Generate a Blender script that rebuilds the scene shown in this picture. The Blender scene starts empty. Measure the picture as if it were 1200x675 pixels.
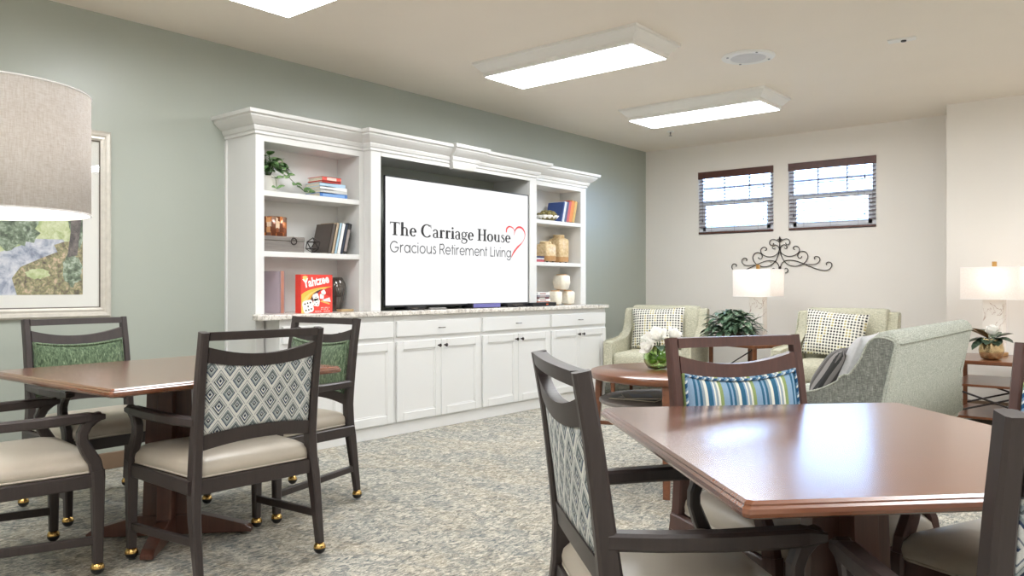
import bpy, bmesh, math, random
from mathutils import Vector, Matrix
random.seed(7)
PI = math.pi
scene = bpy.context.scene
col = scene.collection

# ------------------------------------------------------------------ colours, materials
def lin(c):
    c = c / 255.0
    return c / 12.92 if c <= 0.04045 else ((c + 0.055) / 1.055) ** 2.4
def rgb(r, g, b):
    return (lin(r), lin(g), lin(b), 1.0)

class NT:
    """small helper around a material node tree"""
    def __init__(self, name):
        self.m = bpy.data.materials.new(name)
        self.m.use_nodes = True
        self.t = self.m.node_tree
        self.p = self.t.nodes['Principled BSDF']
        self.out = self.t.nodes['Material Output']
        self.co = None
    def n(self, kind, **kw):
        nd = self.t.nodes.new(kind)
        for k, v in kw.items():
            setattr(nd, k, v)
        return nd
    def link(self, a, b):
        self.t.links.new(a, b)
    def coord(self):
        if self.co is None:
            self.co = self.n('ShaderNodeTexCoord').outputs['Object']
        return self.co
    def mapped(self, scale=(1, 1, 1), rot=(0, 0, 0)):
        mp = self.n('ShaderNodeMapping')
        mp.inputs['Scale'].default_value = scale
        mp.inputs['Rotation'].default_value = rot
        self.link(self.coord(), mp.inputs['Vector'])
        return mp.outputs['Vector']
    def noise(self, scale=10, detail=3, vec=None, rough=0.5, dist=0.0):
        nd = self.n('ShaderNodeTexNoise')
        nd.inputs['Scale'].default_value = scale
        nd.inputs['Detail'].default_value = detail
        nd.inputs['Roughness'].default_value = rough
        nd.inputs['Distortion'].default_value = dist
        self.link(vec if vec is not None else self.coord(), nd.inputs['Vector'])
        return nd.outputs['Fac']
    def ramp(self, fac, stops, const=False):
        nd = self.n('ShaderNodeValToRGB')
        if const:
            nd.color_ramp.interpolation = 'CONSTANT'
        e = nd.color_ramp.elements
        while len(e) > 1:
            e.remove(e[-1])
        e[0].position = stops[0][0]; e[0].color = stops[0][1]
        for pos, c in stops[1:]:
            k = e.new(pos); k.color = c
        self.link(fac, nd.inputs['Fac'])
        return nd.outputs['Color']
    def math(self, op, a, b=None, c=None):
        nd = self.n('ShaderNodeMath', operation=op)
        for i, v in enumerate((a, b, c)):
            if v is None:
                continue
            if isinstance(v, (int, float)):
                nd.inputs[i].default_value = v
            else:
                self.link(v, nd.inputs[i])
        return nd.outputs[0]
    def mix(self, fac, a, b, mode='MIX'):
        nd = self.n('ShaderNodeMix', data_type='RGBA', blend_type=mode)
        for sock, v in ((nd.inputs[0], fac), (nd.inputs[6], a), (nd.inputs[7], b)):
            if isinstance(v, (int, float)):
                sock.default_value = v
            elif isinstance(v, tuple):
                sock.default_value = v
            else:
                self.link(v, sock)
        return nd.outputs[2]
    def bump(self, h, strength=0.2, dist=0.01):
        nd = self.n('ShaderNodeBump')
        nd.inputs['Strength'].default_value = strength
        nd.inputs['Distance'].default_value = dist
        self.link(h, nd.inputs['Height'])
        self.link(nd.outputs['Normal'], self.p.inputs['Normal'])
    def base(self, c):
        if isinstance(c, tuple):
            self.p.inputs['Base Color'].default_value = c
        else:
            self.link(c, self.p.inputs['Base Color'])
    def set(self, rough=0.5, metal=0.0, spec=0.5, coat=0.0, coat_rough=0.1, sheen=0.0):
        self.p.inputs['Roughness'].default_value = rough
        self.p.inputs['Metallic'].default_value = metal
        self.p.inputs['Specular IOR Level'].default_value = spec
        self.p.inputs['Coat Weight'].default_value = coat
        self.p.inputs['Coat Roughness'].default_value = coat_rough
        self.p.inputs['Sheen Weight'].default_value = sheen
        return self

M = {}
def plain(name, c, rough=0.5, metal=0.0, var=0.04, scale=12, bump=0.0, spec=0.5, **kw):
    t = NT(name)
    f = t.noise(scale, 3)
    a = tuple(max(0, x * (1 - var)) for x in c[:3]) + (1,)
    b = tuple(min(1, x * (1 + var)) for x in c[:3]) + (1,)
    t.base(t.ramp(f, [(0.3, a), (0.7, b)]))
    t.set(rough, metal, spec, **kw)
    if bump:
        t.bump(t.noise(scale * 20, 2), bump, 0.004)
    M[name] = t.m
    return t.m
def emit(name, c, strength):
    t = NT(name)
    t.base(c)
    t.p.inputs['Emission Color'].default_value = c
    t.p.inputs['Emission Strength'].default_value = strength
    t.set(0.6)
    M[name] = t.m
    return t.m

plain('green_paint', rgb(168, 174, 164), 0.33, var=0.015, scale=2, bump=0.03)
plain('beige_paint', rgb(236, 231, 224), 0.55, var=0.01, scale=2, bump=0.03)
plain('ceiling_paint', rgb(240, 231, 219), 0.8, var=0.01, scale=2, bump=0.03)
plain('white_paint', rgb(222, 222, 220), 0.38, var=0.01, scale=3)
plain('white_plastic', rgb(235, 234, 230), 0.45, var=0.01)
plain('brass', rgb(206, 170, 104), 0.22, 1.0, var=0.1)
plain('satin_brass', rgb(205, 160, 98), 0.35, 1.0, var=0.06)
plain('nickel', rgb(130, 126, 120), 0.3, 1.0)
plain('black_rubber', rgb(28, 27, 27), 0.35)
plain('black_plastic', rgb(30, 31, 35), 0.3)
plain('black_iron', rgb(52, 44, 42), 0.5, 0.3)
plain('tan_vinyl', rgb(182, 173, 158), 0.36, var=0.03, scale=8, bump=0.04)
plain('piping_vinyl', rgb(196, 188, 174), 0.4)
plain('baseboard_wood', rgb(122, 100, 80), 0.45)
plain('white_ceramic', rgb(238, 235, 228), 0.3)
plain('cream_glaze', rgb(236, 229, 212), 0.3, var=0.08, scale=40)
plain('light_wood', rgb(196, 150, 98), 0.5, var=0.12, scale=30)
plain('soil', rgb(70, 54, 42), 0.9, var=0.3, scale=60)
plain('stem_green', rgb(74, 100, 58), 0.6)
plain('candle_wax', rgb(240, 238, 228), 0.6)
plain('page_paper', rgb(226, 217, 196), 0.8, var=0.08, scale=150)
plain('copper_cover', rgb(190, 138, 118), 0.35, 0.3, var=0.08)
plain('lilac_cover', rgb(205, 190, 200), 0.35, 0.2, var=0.04)
plain('tray_tan', rgb(190, 165, 125), 0.6)
plain('box_violet', rgb(110, 108, 168), 0.4)
plain('blind_slat', rgb(120, 108, 112), 0.4)
plain('blind_wood', rgb(86, 52, 44), 0.4, var=0.15, scale=20)
plain('vinyl_frame', rgb(220, 224, 232), 0.4)
plain('cord_dark', rgb(60, 50, 50), 0.6)
plain('mat_board', rgb(226, 226, 220), 0.7, var=0.01)
plain('silver_frame', rgb(205, 200, 190), 0.35, 0.25, var=0.06, scale=30)
plain('dark_frame', rgb(92, 84, 74), 0.4, 0.2)

def wood(name, dark, light, rough=0.35, axis=0, coat=0.0, coat_rough=0.15, scale=1.0, spec=0.5):
    t = NT(name)
    s = [26 * scale] * 3
    s[axis] = 1.6 * scale
    v = t.mapped(tuple(s))
    f = t.noise(1.0, 5, v, 0.6, 0.6)
    v2 = t.mapped(tuple(x * 5 for x in s))
    f2 = t.noise(1.0, 3, v2)
    c = t.ramp(f, [(0.25, dark), (0.75, light)])
    c = t.mix(0.3, c, t.ramp(f2, [(0.3, dark), (0.7, light)]))
    t.base(c)
    t.set(rough, 0, spec, coat, coat_rough)
    M[name] = t.m
wood('espresso_wood', rgb(40, 34, 33), rgb(60, 50, 48), 0.42, 2, 0.15, 0.3)
wood('mahogany_wood', rgb(66, 42, 38), rgb(92, 60, 52), 0.4, 2, 0.2, 0.3)
wood('table_wood', rgb(98, 57, 38), rgb(136, 84, 56), 0.27, 0, 1.0, 0.2)
wood('pedestal_wood', rgb(66, 40, 32), rgb(98, 60, 46), 0.35, 2, 0.3, 0.25)
wood('walnut_wood', rgb(92, 54, 34), rgb(136, 84, 54), 0.28, 0, 0.4, 0.12)
wood('grey_wood', rgb(104, 98, 94), rgb(138, 131, 124), 0.6, 1)

def carpet():
    t = NT('carpet')
    v = t.mapped((1.7, 0.75, 1))
    f = t.noise(29, 6, v, 0.66, 1.5)
    big = t.noise(2.2, 4, t.mapped((0.8, 1.6, 1)), 0.6, 0.8)
    mid = t.noise(7.0, 4, t.mapped((1, 1.9, 1)), 0.6, 1.5)
    a = t.ramp(f, [(0.32, rgb(82, 90, 98)), (0.42, rgb(126, 130, 129)), (0.51, rgb(172, 168, 159)), (0.62, rgb(206, 202, 190))])
    b = t.ramp(f, [(0.30, rgb(98, 99, 97)), (0.43, rgb(146, 140, 128)), (0.53, rgb(182, 176, 163)), (0.64, rgb(214, 209, 197))])
    c = t.mix(t.ramp(big, [(0.42, (0, 0, 0, 1)), (0.58, (1, 1, 1, 1))]), a, b)
    c = t.mix(t.ramp(mid, [(0.48, (0, 0, 0, 1)), (0.66, (.55, .55, .55, 1))]), c, rgb(118, 125, 126))
    tuft = t.noise(260, 2)
    c = t.mix(0.28, c, t.ramp(tuft, [(0.3, rgb(70, 72, 70)), (0.7, rgb(235, 230, 218))]), 'OVERLAY')
    t.base(c)
    t.set(0.95, 0, 0.1)
    t.bump(tuft, 0.5, 0.006)
    M['carpet'] = t.m
carpet()

def granite():
    t = NT('granite')
    f = t.noise(30, 6, None, 0.7, 0.5)
    g = t.noise(90, 3)
    c = t.ramp(f, [(0.32, rgb(150, 140, 130)), (0.45, rgb(206, 200, 192)), (0.6, rgb(232, 228, 220))])
    c = t.mix(t.ramp(g, [(0.3, (1, 1, 1, 1)), (0.38, (0, 0, 0, 1))]), c, rgb(96, 84, 76))
    t.base(c); t.set(0.18)
    M['granite'] = t.m
granite()

def xyz(t):
    s = t.n('ShaderNodeSeparateXYZ'); t.link(t.coord(), s.inputs[0])
    return s.outputs

def diamond():
    t = NT('diamond_fabric')
    o = xyz(t)
    u = t.math('DIVIDE', o[0], 0.070); v = t.math('DIVIDE', o[2], 0.094)
    p = t.math('ADD', u, v); q = t.math('SUBTRACT', u, v)
    fp = t.math('FRACT', t.math('ADD', p, 40)); fq = t.math('FRACT', t.math('ADD', q, 40))
    ap = t.math('ABSOLUTE', t.math('SUBTRACT', fp, 0.5)); aq = t.math('ABSOLUTE', t.math('SUBTRACT', fq, 0.5))
    d = t.math('MULTIPLY', t.math('MAXIMUM', ap, aq), 2.0)
    cell = t.n('ShaderNodeCombineXYZ')
    t.link(t.math('FLOOR', t.math('ADD', p, 40.0)), cell.inputs[0]); t.link(t.math('FLOOR', t.math('ADD', q, 40.0)), cell.inputs[1])
    wn = t.n('ShaderNodeTexWhiteNoise', noise_dimensions='2D'); t.link(cell.outputs[0], wn.inputs['Vector'])
    cream = rgb(212, 213, 208); pale = rgb(176, 182, 182); blue = rgb(58, 72, 100); dark = rgb(30, 35, 46); sage = rgb(136, 146, 146)
    c1 = t.ramp(d, [(0, dark), (.14, cream), (.30, blue), (.46, cream), (.60, dark), (.72, pale), (.90, cream)], True)
    c2 = t.ramp(d, [(0, cream), (.12, dark), (.26, pale), (.44, sage), (.58, blue), (.70, cream), (.92, cream)], True)
    c = t.mix(t.math('GREATER_THAN', wn.outputs['Value'], 0.5), c1, c2)
    side = t.math('GREATER_THAN', fp, fq)
    c3 = t.ramp(d, [(0, blue), (.16, pale), (.34, dark), (.48, sage), (.66, cream), (.84, blue), (.92, cream)], True)
    c = t.mix(t.math('MULTIPLY', side, 0.75), c, c3)
    c = t.mix(0.25, c, t.ramp(t.noise(500, 2), [(0.3, rgb(60, 62, 66)), (0.7, rgb(220, 220, 214))]), 'OVERLAY')
    t.base(c); t.set(0.85, 0, 0.2)
    M['diamond_fabric'] = t.m
diamond()

def stripes():
    t = NT('striped_fabric')
    o = xyz(t)
    f = t.math('FRACT', t.math('ADD', t.math('DIVIDE', o[0], 0.128), 40.3))
    green = rgb(146, 164, 108); white = rgb(228, 228, 216); teal = rgb(54, 104, 134); lb = rgb(140, 168, 194); gr = rgb(150, 166, 176)
    c = t.ramp(f, [(0, green), (.10, white), (.16, gr), (.23, white), (.27, lb), (.32, teal), (.46, white), (.54, gr), (.62, teal), (.69, lb), (.75, teal), (.82, lb)], True)
    c = t.mix(0.2, c, t.ramp(t.noise(600, 2), [(0.3, rgb(70, 80, 90)), (0.7, rgb(230, 232, 230))]), 'OVERLAY')
    t.base(c); t.set(0.85, 0, 0.2)
    M['striped_fabric'] = t.m
stripes()

def welt_check():
    t = NT('striped_piping')
    o = xyz(t)
    f = t.math('FRACT', t.math('MULTIPLY', t.math('ADD', t.math('ADD', o[0], o[2]), 5.0), 32.0))
    t.base(t.ramp(f, [(0, rgb(40, 86, 124)), (.45, rgb(214, 220, 220)), (.7, rgb(120, 152, 180))], True)); t.set(0.8, 0, 0.2)
    M['striped_piping'] = t.m
welt_check()

def chenille():
    t = NT('green_chenille')
    f = t.noise(1.0, 5, t.mapped((120, 120, 40)), 0.7, 0.8)
    c = t.ramp(f, [(0.3, rgb(36, 50, 36)), (0.46, rgb(74, 92, 68)), (0.6, rgb(112, 130, 100)), (0.74, rgb(172, 186, 158))])
    t.base(c); t.set(0.8, 0, 0.2, sheen=0.3)
    t.bump(f, 0.4, 0.004)
    M['green_chenille'] = t.m
chenille()

def tweed(name, dark, light, thread):
    t = NT(name)
    a = t.noise(1.0, 3, t.mapped((300, 300, 40)), 0.6)
    b = t.noise(1.0, 3, t.mapped((40, 40, 300)), 0.6)
    c = t.ramp(t.math('MULTIPLY', t.math('ADD', a, b), 0.5), [(0.36, dark), (0.5, light), (0.64, thread)])
    t.base(c); t.set(0.9, 0, 0.15)
    t.bump(a, 0.2, 0.003)
    M[name] = t.m
tweed('sage_tweed', rgb(150, 151, 132), rgb(190, 187, 166), rgb(218, 214, 196))
tweed('cool_tweed', rgb(138, 143, 133), rgb(174, 178, 167), rgb(212, 214, 206))
tweed('charcoal_tweed', rgb(98, 100, 96), rgb(128, 131, 125), rgb(172, 174, 166))

def houndstooth():
    t = NT('checked_fabric')
    o = xyz(t)
    s = 0.0265
    u = t.math('ADD', t.math('DIVIDE', o[0], s), 40); v = t.math('ADD', t.math('DIVIDE', o[2], s), 40)
    du = t.math('ABSOLUTE', t.math('SUBTRACT', t.math('FRACT', u), 0.5)); dv = t.math('ABSOLUTE', t.math('SUBTRACT', t.math('FRACT', v), 0.5))
    dot = t.math('LESS_THAN', t.math('MAXIMUM', du, dv), 0.29)
    band = t.math('LESS_THAN', t.math('MINIMUM', du, dv), 0.20)
    cc = t.n('ShaderNodeCombineXYZ')
    t.link(t.math('FLOOR', u), cc.inputs[0])
    t.link(t.math('FLOOR', t.math('DIVIDE', v, 3.0)), cc.inputs[1])
    wn = t.n('ShaderNodeTexWhiteNoise', noise_dimensions='2D'); t.link(cc.outputs[0], wn.inputs['Vector'])
    colr = t.ramp(wn.outputs['Value'], [(0, rgb(42, 42, 48)), (.34, rgb(92, 92, 92)), (.62, rgb(58, 58, 62)), (.8, rgb(178, 164, 112))], True)
    c = t.mix(dot, t.mix(t.math('MULTIPLY', band, .35), rgb(236, 234, 224), rgb(190, 186, 170)), colr)
    t.base(c); t.set(0.85, 0, 0.2)
    M['checked_fabric'] = t.m
houndstooth()

def pillow_stripe():
    t = NT('grey_stripe_fabric')
    o = xyz(t)
    f = t.math('FRACT', t.math('ADD', t.math('DIVIDE', o[0], 0.055), 40))
    t.base(t.ramp(f, [(0, rgb(92, 90, 88)), (.4, rgb(128, 124, 122)), (.55, rgb(72, 72, 72)), (.75, rgb(150, 146, 144))], True)); t.set(0.9, 0, 0.1)
    M['grey_stripe_fabric'] = t.m
pillow_stripe()
plain('pale_fabric', rgb(206, 206, 208), 0.9, var=0.08, scale=50)

def linen(name, c1, c2, trans=0.35):
    t = NT(name)
    a = t.noise(1.0, 3, t.mapped((350, 350, 40)), 0.6)
    b = t.noise(1.0, 3, t.mapped((60, 60, 420)), 0.6)
    c = t.ramp(t.math('MULTIPLY', t.math('ADD', a, b), 0.5), [(0.38, c1), (0.6, c2)])
    t.base(c); t.set(0.9, 0, 0.1)
    tr = t.n('ShaderNodeBsdfTranslucent'); t.link(c, tr.inputs['Color'])
    mx = t.n('ShaderNodeMixShader'); mx.inputs[0].default_value = trans
    t.link(t.p.outputs[0], mx.inputs[1]); t.link(tr.outputs[0], mx.inputs[2]); t.link(mx.outputs[0], t.out.inputs['Surface'])
    M[name] = t.m
linen('petal_white', rgb(250, 249, 244), rgb(253, 252, 248), 0.35)
linen('linen_shade', rgb(232, 226, 219), rgb(252, 249, 246), 0.55)
linen('cream_shade', rgb(242, 234, 228), rgb(250, 246, 243), 0.45)
plain('shade_lining', rgb(248, 246, 246), 0.7, var=0.005)

def marble():
    t = NT('marble')
    f = t.noise(4.5, 3, None, 0.5, 1.2)
    r = t.math('ABSOLUTE', t.math('SUBTRACT', f, 0.5))
    t.base(t.ramp(r, [(0, rgb(184, 160, 144)), (0.004, rgb(228, 217, 208)), (0.010, rgb(244, 238, 230))])); t.set(0.2)
    M['marble'] = t.m
marble()

def leafmat(name, c1, c2, vein, scale=30):
    t = NT(name)
    f = t.noise(scale, 4, None, 0.6, 0.8)
    t.base(t.ramp(f, [(0.35, c1), (0.55, c2), (0.72, vein)])); t.set(0.4)
    M[name] = t.m
leafmat('pothos_leaf', rgb(58, 94, 50), rgb(104, 142, 86), rgb(178, 204, 146))
leafmat('variegated_leaf', rgb(44, 70, 52), rgb(92, 120, 94), rgb(186, 202, 176), 45)
leafmat('dark_leaf', rgb(40, 54, 40), rgb(74, 92, 74), rgb(112, 128, 106))
leafmat('brown_leaf', rgb(84, 58, 30), rgb(130, 96, 52), rgb(160, 128, 76))
leafmat('moss', rgb(70, 66, 32), rgb(124, 114, 62), rgb(168, 156, 98), 60)

def glass(name, c, rough=0.02, ior=1.45):
    t = NT(name)
    t.base(c); t.set(rough)
    t.p.inputs['Transmission Weight'].default_value = 1.0
    t.p.inputs['IOR'].default_value = ior
    M[name] = t.m
glass('green_glass', rgb(214, 236, 190))
def pane(name, tint, gloss=0.06):
    t = NT(name)
    tr = t.n('ShaderNodeBsdfTransparent'); tr.inputs[0].default_value = tint
    gl = t.n('ShaderNodeBsdfGlossy'); gl.inputs['Roughness'].default_value = 0.02
    mx = t.n('ShaderNodeMixShader'); mx.inputs[0].default_value = gloss
    t.link(tr.outputs[0], mx.inputs[1]); t.link(gl.outputs[0], mx.inputs[2]); t.link(mx.outputs[0], t.out.inputs['Surface'])
    M[name] = t.m
pane('window_glass', (0.95, 0.97, 1, 1))
pane('picture_glass', (1, 1, 1, 1), 0.05)
plain('smoked_glass', rgb(78, 72, 66), 0.1, 0.35, var=0.35, scale=14, coat=0.6)
plain('mercury_gold', rgb(206, 182, 140), 0.2, 0.85, var=0.3, scale=24)
def jar_glaze():
    t = NT('jar_glaze')
    o = xyz(t)
    f = t.noise(45, 4, None, 0.7)
    c = t.ramp(f, [(0.3, rgb(188, 158, 112)), (0.6, rgb(222, 198, 156)), (0.75, rgb(238, 226, 200))])
    low = t.math('LESS_THAN', o[2], 0.062)
    c = t.mix(t.math('MULTIPLY', low, .75), c, rgb(184, 130, 72))
    t.base(c); t.set(0.3); M['jar_glaze'] = t.m
jar_glaze()
def mosaic():
    t = NT('amber_mosaic')
    v = t.n('ShaderNodeTexVoronoi', feature='F1', distance='CHEBYCHEV'); v.inputs['Scale'].default_value = 1.0
    v.inputs['Randomness'].default_value = 0.35
    t.link(t.mapped((42, 42, 28)), v.inputs['Vector'])
    s = t.n('ShaderNodeSeparateColor'); t.link(v.outputs['Color'], s.inputs[0])
    c = t.ramp(s.outputs[0], [(0, rgb(110, 62, 40)), (.2, rgb(196, 118, 66)), (.4, rgb(150, 88, 58)), (.55, rgb(216, 158, 108)), (.7, rgb(130, 100, 84)), (.82, rgb(222, 196, 168)), (.92, rgb(160, 82, 46))], True)
    t.base(c); t.set(0.2, 0.2); M['amber_mosaic'] = t.m
mosaic()

BOOKC = {}
def book_col(r, g, b):
    k = 'cover_%d_%d_%d' % (r, g, b)
    if k not in M:
        plain(k, rgb(r, g, b), 0.45, var=0.05, scale=40)
    return M[k]

emit('screen_white', (1, 1, 1, 1), 0.37); M['screen_white'].node_tree.nodes['Principled BSDF'].inputs['Base Color'].default_value = (.01, .01, .01, 1)
emit('light_panel', (0.95, 0.975, 1.0, 1), 9.0)
emit('lamp_bulb', (1.0, 0.90, 0.80, 1), 14.0)
plain('letter_black', rgb(26, 24, 24), 0.6)
plain('letter_grey', rgb(64, 64, 66), 0.6)
plain('letter_red', rgb(220, 62, 62), 0.6)

# ------------------------------------------------------------------ mesh builder
class MB:
    def __init__(self):
        self.b = bmesh.new(); self.mi = 0; self.sm = False
    def f(self, vs):
        try:
            fc = self.b.faces.new(vs)
        except ValueError:
            return None
        fc.material_index = self.mi; fc.smooth = self.sm
        return fc
    def v(self, p):
        return self.b.verts.new(p)
    def mark(self, fn, *a, **k):
        return fn(*a, **k)
    def box(self, x0, x1, y0, y1, z0, z1, bev=0.0, seg=1, mat=None):
        p = [Vector((x, y, z)) for z in (z0, z1) for x, y in ((x0, y0), (x1, y0), (x1, y1), (x0, y1))]
        if mat is not None:
            p = [mat @ q for q in p]
        vs = [self.v(q) for q in p]
        fs = [self.f([vs[i] for i in q]) for q in ((3, 2, 1, 0), (4, 5, 6, 7), (0, 1, 5, 4), (1, 2, 6, 5), (2, 3, 7, 6), (3, 0, 4, 7))]
        if bev > 0:
            es = list({e for fc in fs for e in fc.edges})
            r = bmesh.ops.bevel(self.b, geom=es, offset=bev, segments=seg, affect='EDGES', profile=0.5)
            for fc in r['faces']:
                fc.material_index = self.mi; fc.smooth = self.sm
        return self
    def prism(self, pts, lo, hi, axis='y', mat=None, bev=0.0, seg=2):
        """pts: 2D outline; axis is the extrusion axis. x:(y,z) y:(x,z) z:(x,y)"""
        def P(a, b, c):
            q = Vector({'x': (c, a, b), 'y': (a, c, b), 'z': (a, b, c)}[axis])
            return mat @ q if mat is not None else q
        lo_v = [self.v(P(a, b, lo)) for a, b in pts]; hi_v = [self.v(P(a, b, hi)) for a, b in pts]
        n = len(pts)
        fs = [self.f(lo_v), self.f(hi_v[::-1])]
        for i in range(n):
            fs.append(self.f([lo_v[(i + 1) % n], lo_v[i], hi_v[i], hi_v[(i + 1) % n]]))
        if bev > 0:
            es = list(set(fs[0].edges) | set(fs[1].edges))
            bmesh.ops.bevel(self.b, geom=es, offset=bev, segments=seg, affect='EDGES', profile=0.5)
        return self
    def rings(self, rings, cap0=True, cap1=True, closed=True):
        vr = [[self.v(p) for p in r] for r in rings]
        n = len(vr[0])
        for a, b in zip(vr, vr[1:]):
            for i in range(n if closed else n - 1):
                self.f([a[i], a[(i + 1) % n], b[(i + 1) % n], b[i]])
        if cap0 and closed: self.f(vr[0][::-1])
        if cap1 and closed: self.f(vr[-1])
        return vr
    def lathe(self, prof, cx=0, cy=0, n=24, cap0=True, cap1=True, mat=None, sx=1, sy=1):
        rs = []
        for r, z in prof:
            ring = []
            for i in range(n):
                a = 2 * PI * i / n
                q = Vector((cx + r * sx * math.cos(a), cy + r * sy * math.sin(a), z))
                ring.append(mat @ q if mat is not None else q)
            rs.append(ring)
        self.rings(rs, cap0, cap1)
        return self
    def tube(self, pts, r, n=8, closed=False, caps=True):
        pts = [Vector(p) for p in pts]
        rs = []
        N = len(pts)
        up = None
        for i, p in enumerate(pts):
            if closed:
                t = pts[(i + 1) % N] - pts[i - 1]
            else:
                t = pts[min(i + 1, N - 1)] - pts[max(i - 1, 0)]
            t.normalize()
            if up is None:
                up = Vector((0, 0, 1)) if abs(t.z) < 0.9 else Vector((1, 0, 0))
            s = t.cross(up)
            if s.length < 1e-5:
                s = t.orthogonal()
            s.normalize(); u = s.cross(t).normalized(); up = u
            rr = r(i / (N - 1)) if callable(r) else r
            rs.append([p + s * (rr * math.cos(2 * PI * k / n)) + u * (rr * math.sin(2 * PI * k / n)) for k in range(n)])
        if closed:
            rs.append(rs[0])
            vr = [[self.v(q) for q in g] for g in rs[:-1]]
            for a, b in zip(vr, vr[1:] + vr[:1]):
                for i in range(n):
                    self.f([a[i], a[(i + 1) % n], b[(i + 1) % n], b[i]])
        else:
            self.rings(rs, caps, caps)
        return self
    def sweep(self, pts, w, t, side=(1, 0, 0)):
        """rectangular bar along pts; w along side, t across; w and t may be lists"""
        pts = [Vector(p) for p in pts]; side = Vector(side)
        rs = []; N = len(pts)
        for i, p in enumerate(pts):
            d = (pts[min(i + 1, N - 1)] - pts[max(i - 1, 0)]).normalized()
            nrm = d.cross(side).normalized()
            s = nrm.cross(d).normalized()
            ww = (w[i] if isinstance(w, (list, tuple)) else w) / 2; tt = (t[i] if isinstance(t, (list, tuple)) else t) / 2
            c = min(ww, tt) * 0.35
            ring = []
            for a, b in ((ww - c, tt), (ww, tt - c), (ww, -tt + c), (ww - c, -tt), (-ww + c, -tt), (-ww, -tt + c), (-ww, tt - c), (-ww + c, tt)):
                ring.append(p + s * a + nrm * b)
            rs.append(ring)
        self.rings(rs)
        return self
    def rrings(self, prof, w, d, cx=0, cy=0, rad=0.05, n=6, dome=None, mat=None, pw=2.0):
        """stack of rounded rectangles: prof = [(inset, z)]"""
        rs = []
        for ins, z in prof:
            hw, hd = w / 2 - ins, d / 2 - ins
            r = max(0.001, min(rad, hw, hd) - min(ins, rad * .8) * 0.5)
            ring = []
            for qx, qy, a0 in ((1, 1, 0), (-1, 1, PI / 2), (-1, -1, PI), (1, -1, 1.5 * PI)):
                for k in range(n + 1):
                    a = a0 + PI / 2 * k / n
                    q = Vector((cx + qx * (hw - r) + r * math.cos(a), cy + qy * (hd - r) + r * math.sin(a), z))
                    ring.append(mat @ q if mat is not None else q)
            rs.append(ring)
        self.rings(rs)
        return self
    def ellipsoid(self, c, rx, ry, rz, nu=16, nv=10, e=1.0, mat=None):
        def sg(v, p): return math.copysign(abs(v) ** p, v)
        rs = []
        for j in range(1, nv):
            ph = -PI / 2 + PI * j / nv
            ring = []
            for i in range(nu):
                th = 2 * PI * i / nu
                q = Vector((c[0] + rx * sg(math.cos(ph), e) * sg(math.cos(th), e), c[1] + ry * sg(math.cos(ph), e) * sg(math.sin(th), e), c[2] + rz * sg(math.sin(ph), e)))
                ring.append(mat @ q if mat is not None else q)
            rs.append(ring)
        b = Vector((c[0], c[1], c[2] - rz)); t = Vector((c[0], c[1], c[2] + rz))
        if mat is not None: b = mat @ b; t = mat @ t
        vr = self.rings(rs, False, False)
        vb, vt = self.v(b), self.v(t)
        for i in range(nu):
            self.f([vr[0][(i + 1) % nu], vr[0][i], vb]); self.f([vr[-1][i], vr[-1][(i + 1) % nu], vt])
        return self
    def leaf(self, base, d, up, length, width, bend=0.3, fold=0.25, n=5):
        """bent, folded leaf"""
        d = Vector(d).normalized(); up = Vector(up)
        s = d.cross(up)
        if s.length < 1e-4: s = d.orthogonal()
        s.normalize(); u = s.cross(d).normalized()
        rows = []
        for i in range(n + 1):
            t = i / n
            p = Vector(base) + d * (length * t * (1 - 0.15 * bend * t)) - u * (bend * length * t * t)
            wv = width * (math.sin(PI * min(1, t * 0.93 + 0.05)) ** 0.75) * 0.5 if 0 < i < n else width * (0.06 if i == 0 else 0.01)
            rows.append([self.v(p - s * wv + u * (fold * wv)), self.v(p), self.v(p + s * wv + u * (fold * wv))])
        for a, b in zip(rows, rows[1:]):
            self.f([a[0], a[1], b[1], b[0]]); self.f([a[1], a[2], b[2], b[1]])
    def build(self, name, mats, parent=None, loc=None, rot=None):
        me = bpy.data.meshes.new(name)
        bmesh.ops.recalc_face_normals(self.b, faces=self.b.faces[:])
        self.b.to_mesh(me); self.b.free()
        if not isinstance(mats, (list, tuple)): mats = [mats]
        for m in mats: me.materials.append(M[m] if isinstance(m, str) else m)
        o = bpy.data.objects.new(name, me); col.objects.link(o)
        if parent is not None: o.parent = parent
        if loc is not None: o.location = loc
        if rot is not None: o.rotation_euler = rot
        return o

def tag(o, label, cat, group=None, kind=None):
    o['label'] = label; o['category'] = cat
    if group: o['group'] = group
    if kind: o['kind'] = kind
    return o
def thing(name, label, cat, loc=(0, 0, 0), rz=0.0, group=None):
    o = bpy.data.objects.new(name, None); col.objects.link(o)
    o.empty_display_size = 0.05
    o.location = loc; o.rotation_euler = (0, 0, rz)
    return tag(o, label, cat, group)
def struct(o, label=None):
    o['kind'] = 'structure'
    if label: o['label'] = label
    return o
def copy_tree(o, parent=None):
    c = o.copy(); col.objects.link(c)
    if parent is not None: c.parent = parent
    for ch in list(o.children): copy_tree(ch, c)
    return c
def again(src, label, loc, rz=None, group=None):
    c = copy_tree(src); c.location = loc
    if rz is not None: c.rotation_euler = (0, 0, rz)
    c['label'] = label
    if group: c['group'] = group
    return c
def R(d): return math.radians(d)
def RX(a): return Matrix.Rotation(a, 4, 'X')
def RY(a): return Matrix.Rotation(a, 4, 'Y')
def RZ(a): return Matrix.Rotation(a, 4, 'Z')
def T(x, y, z): return Matrix.Translation((x, y, z))

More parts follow.
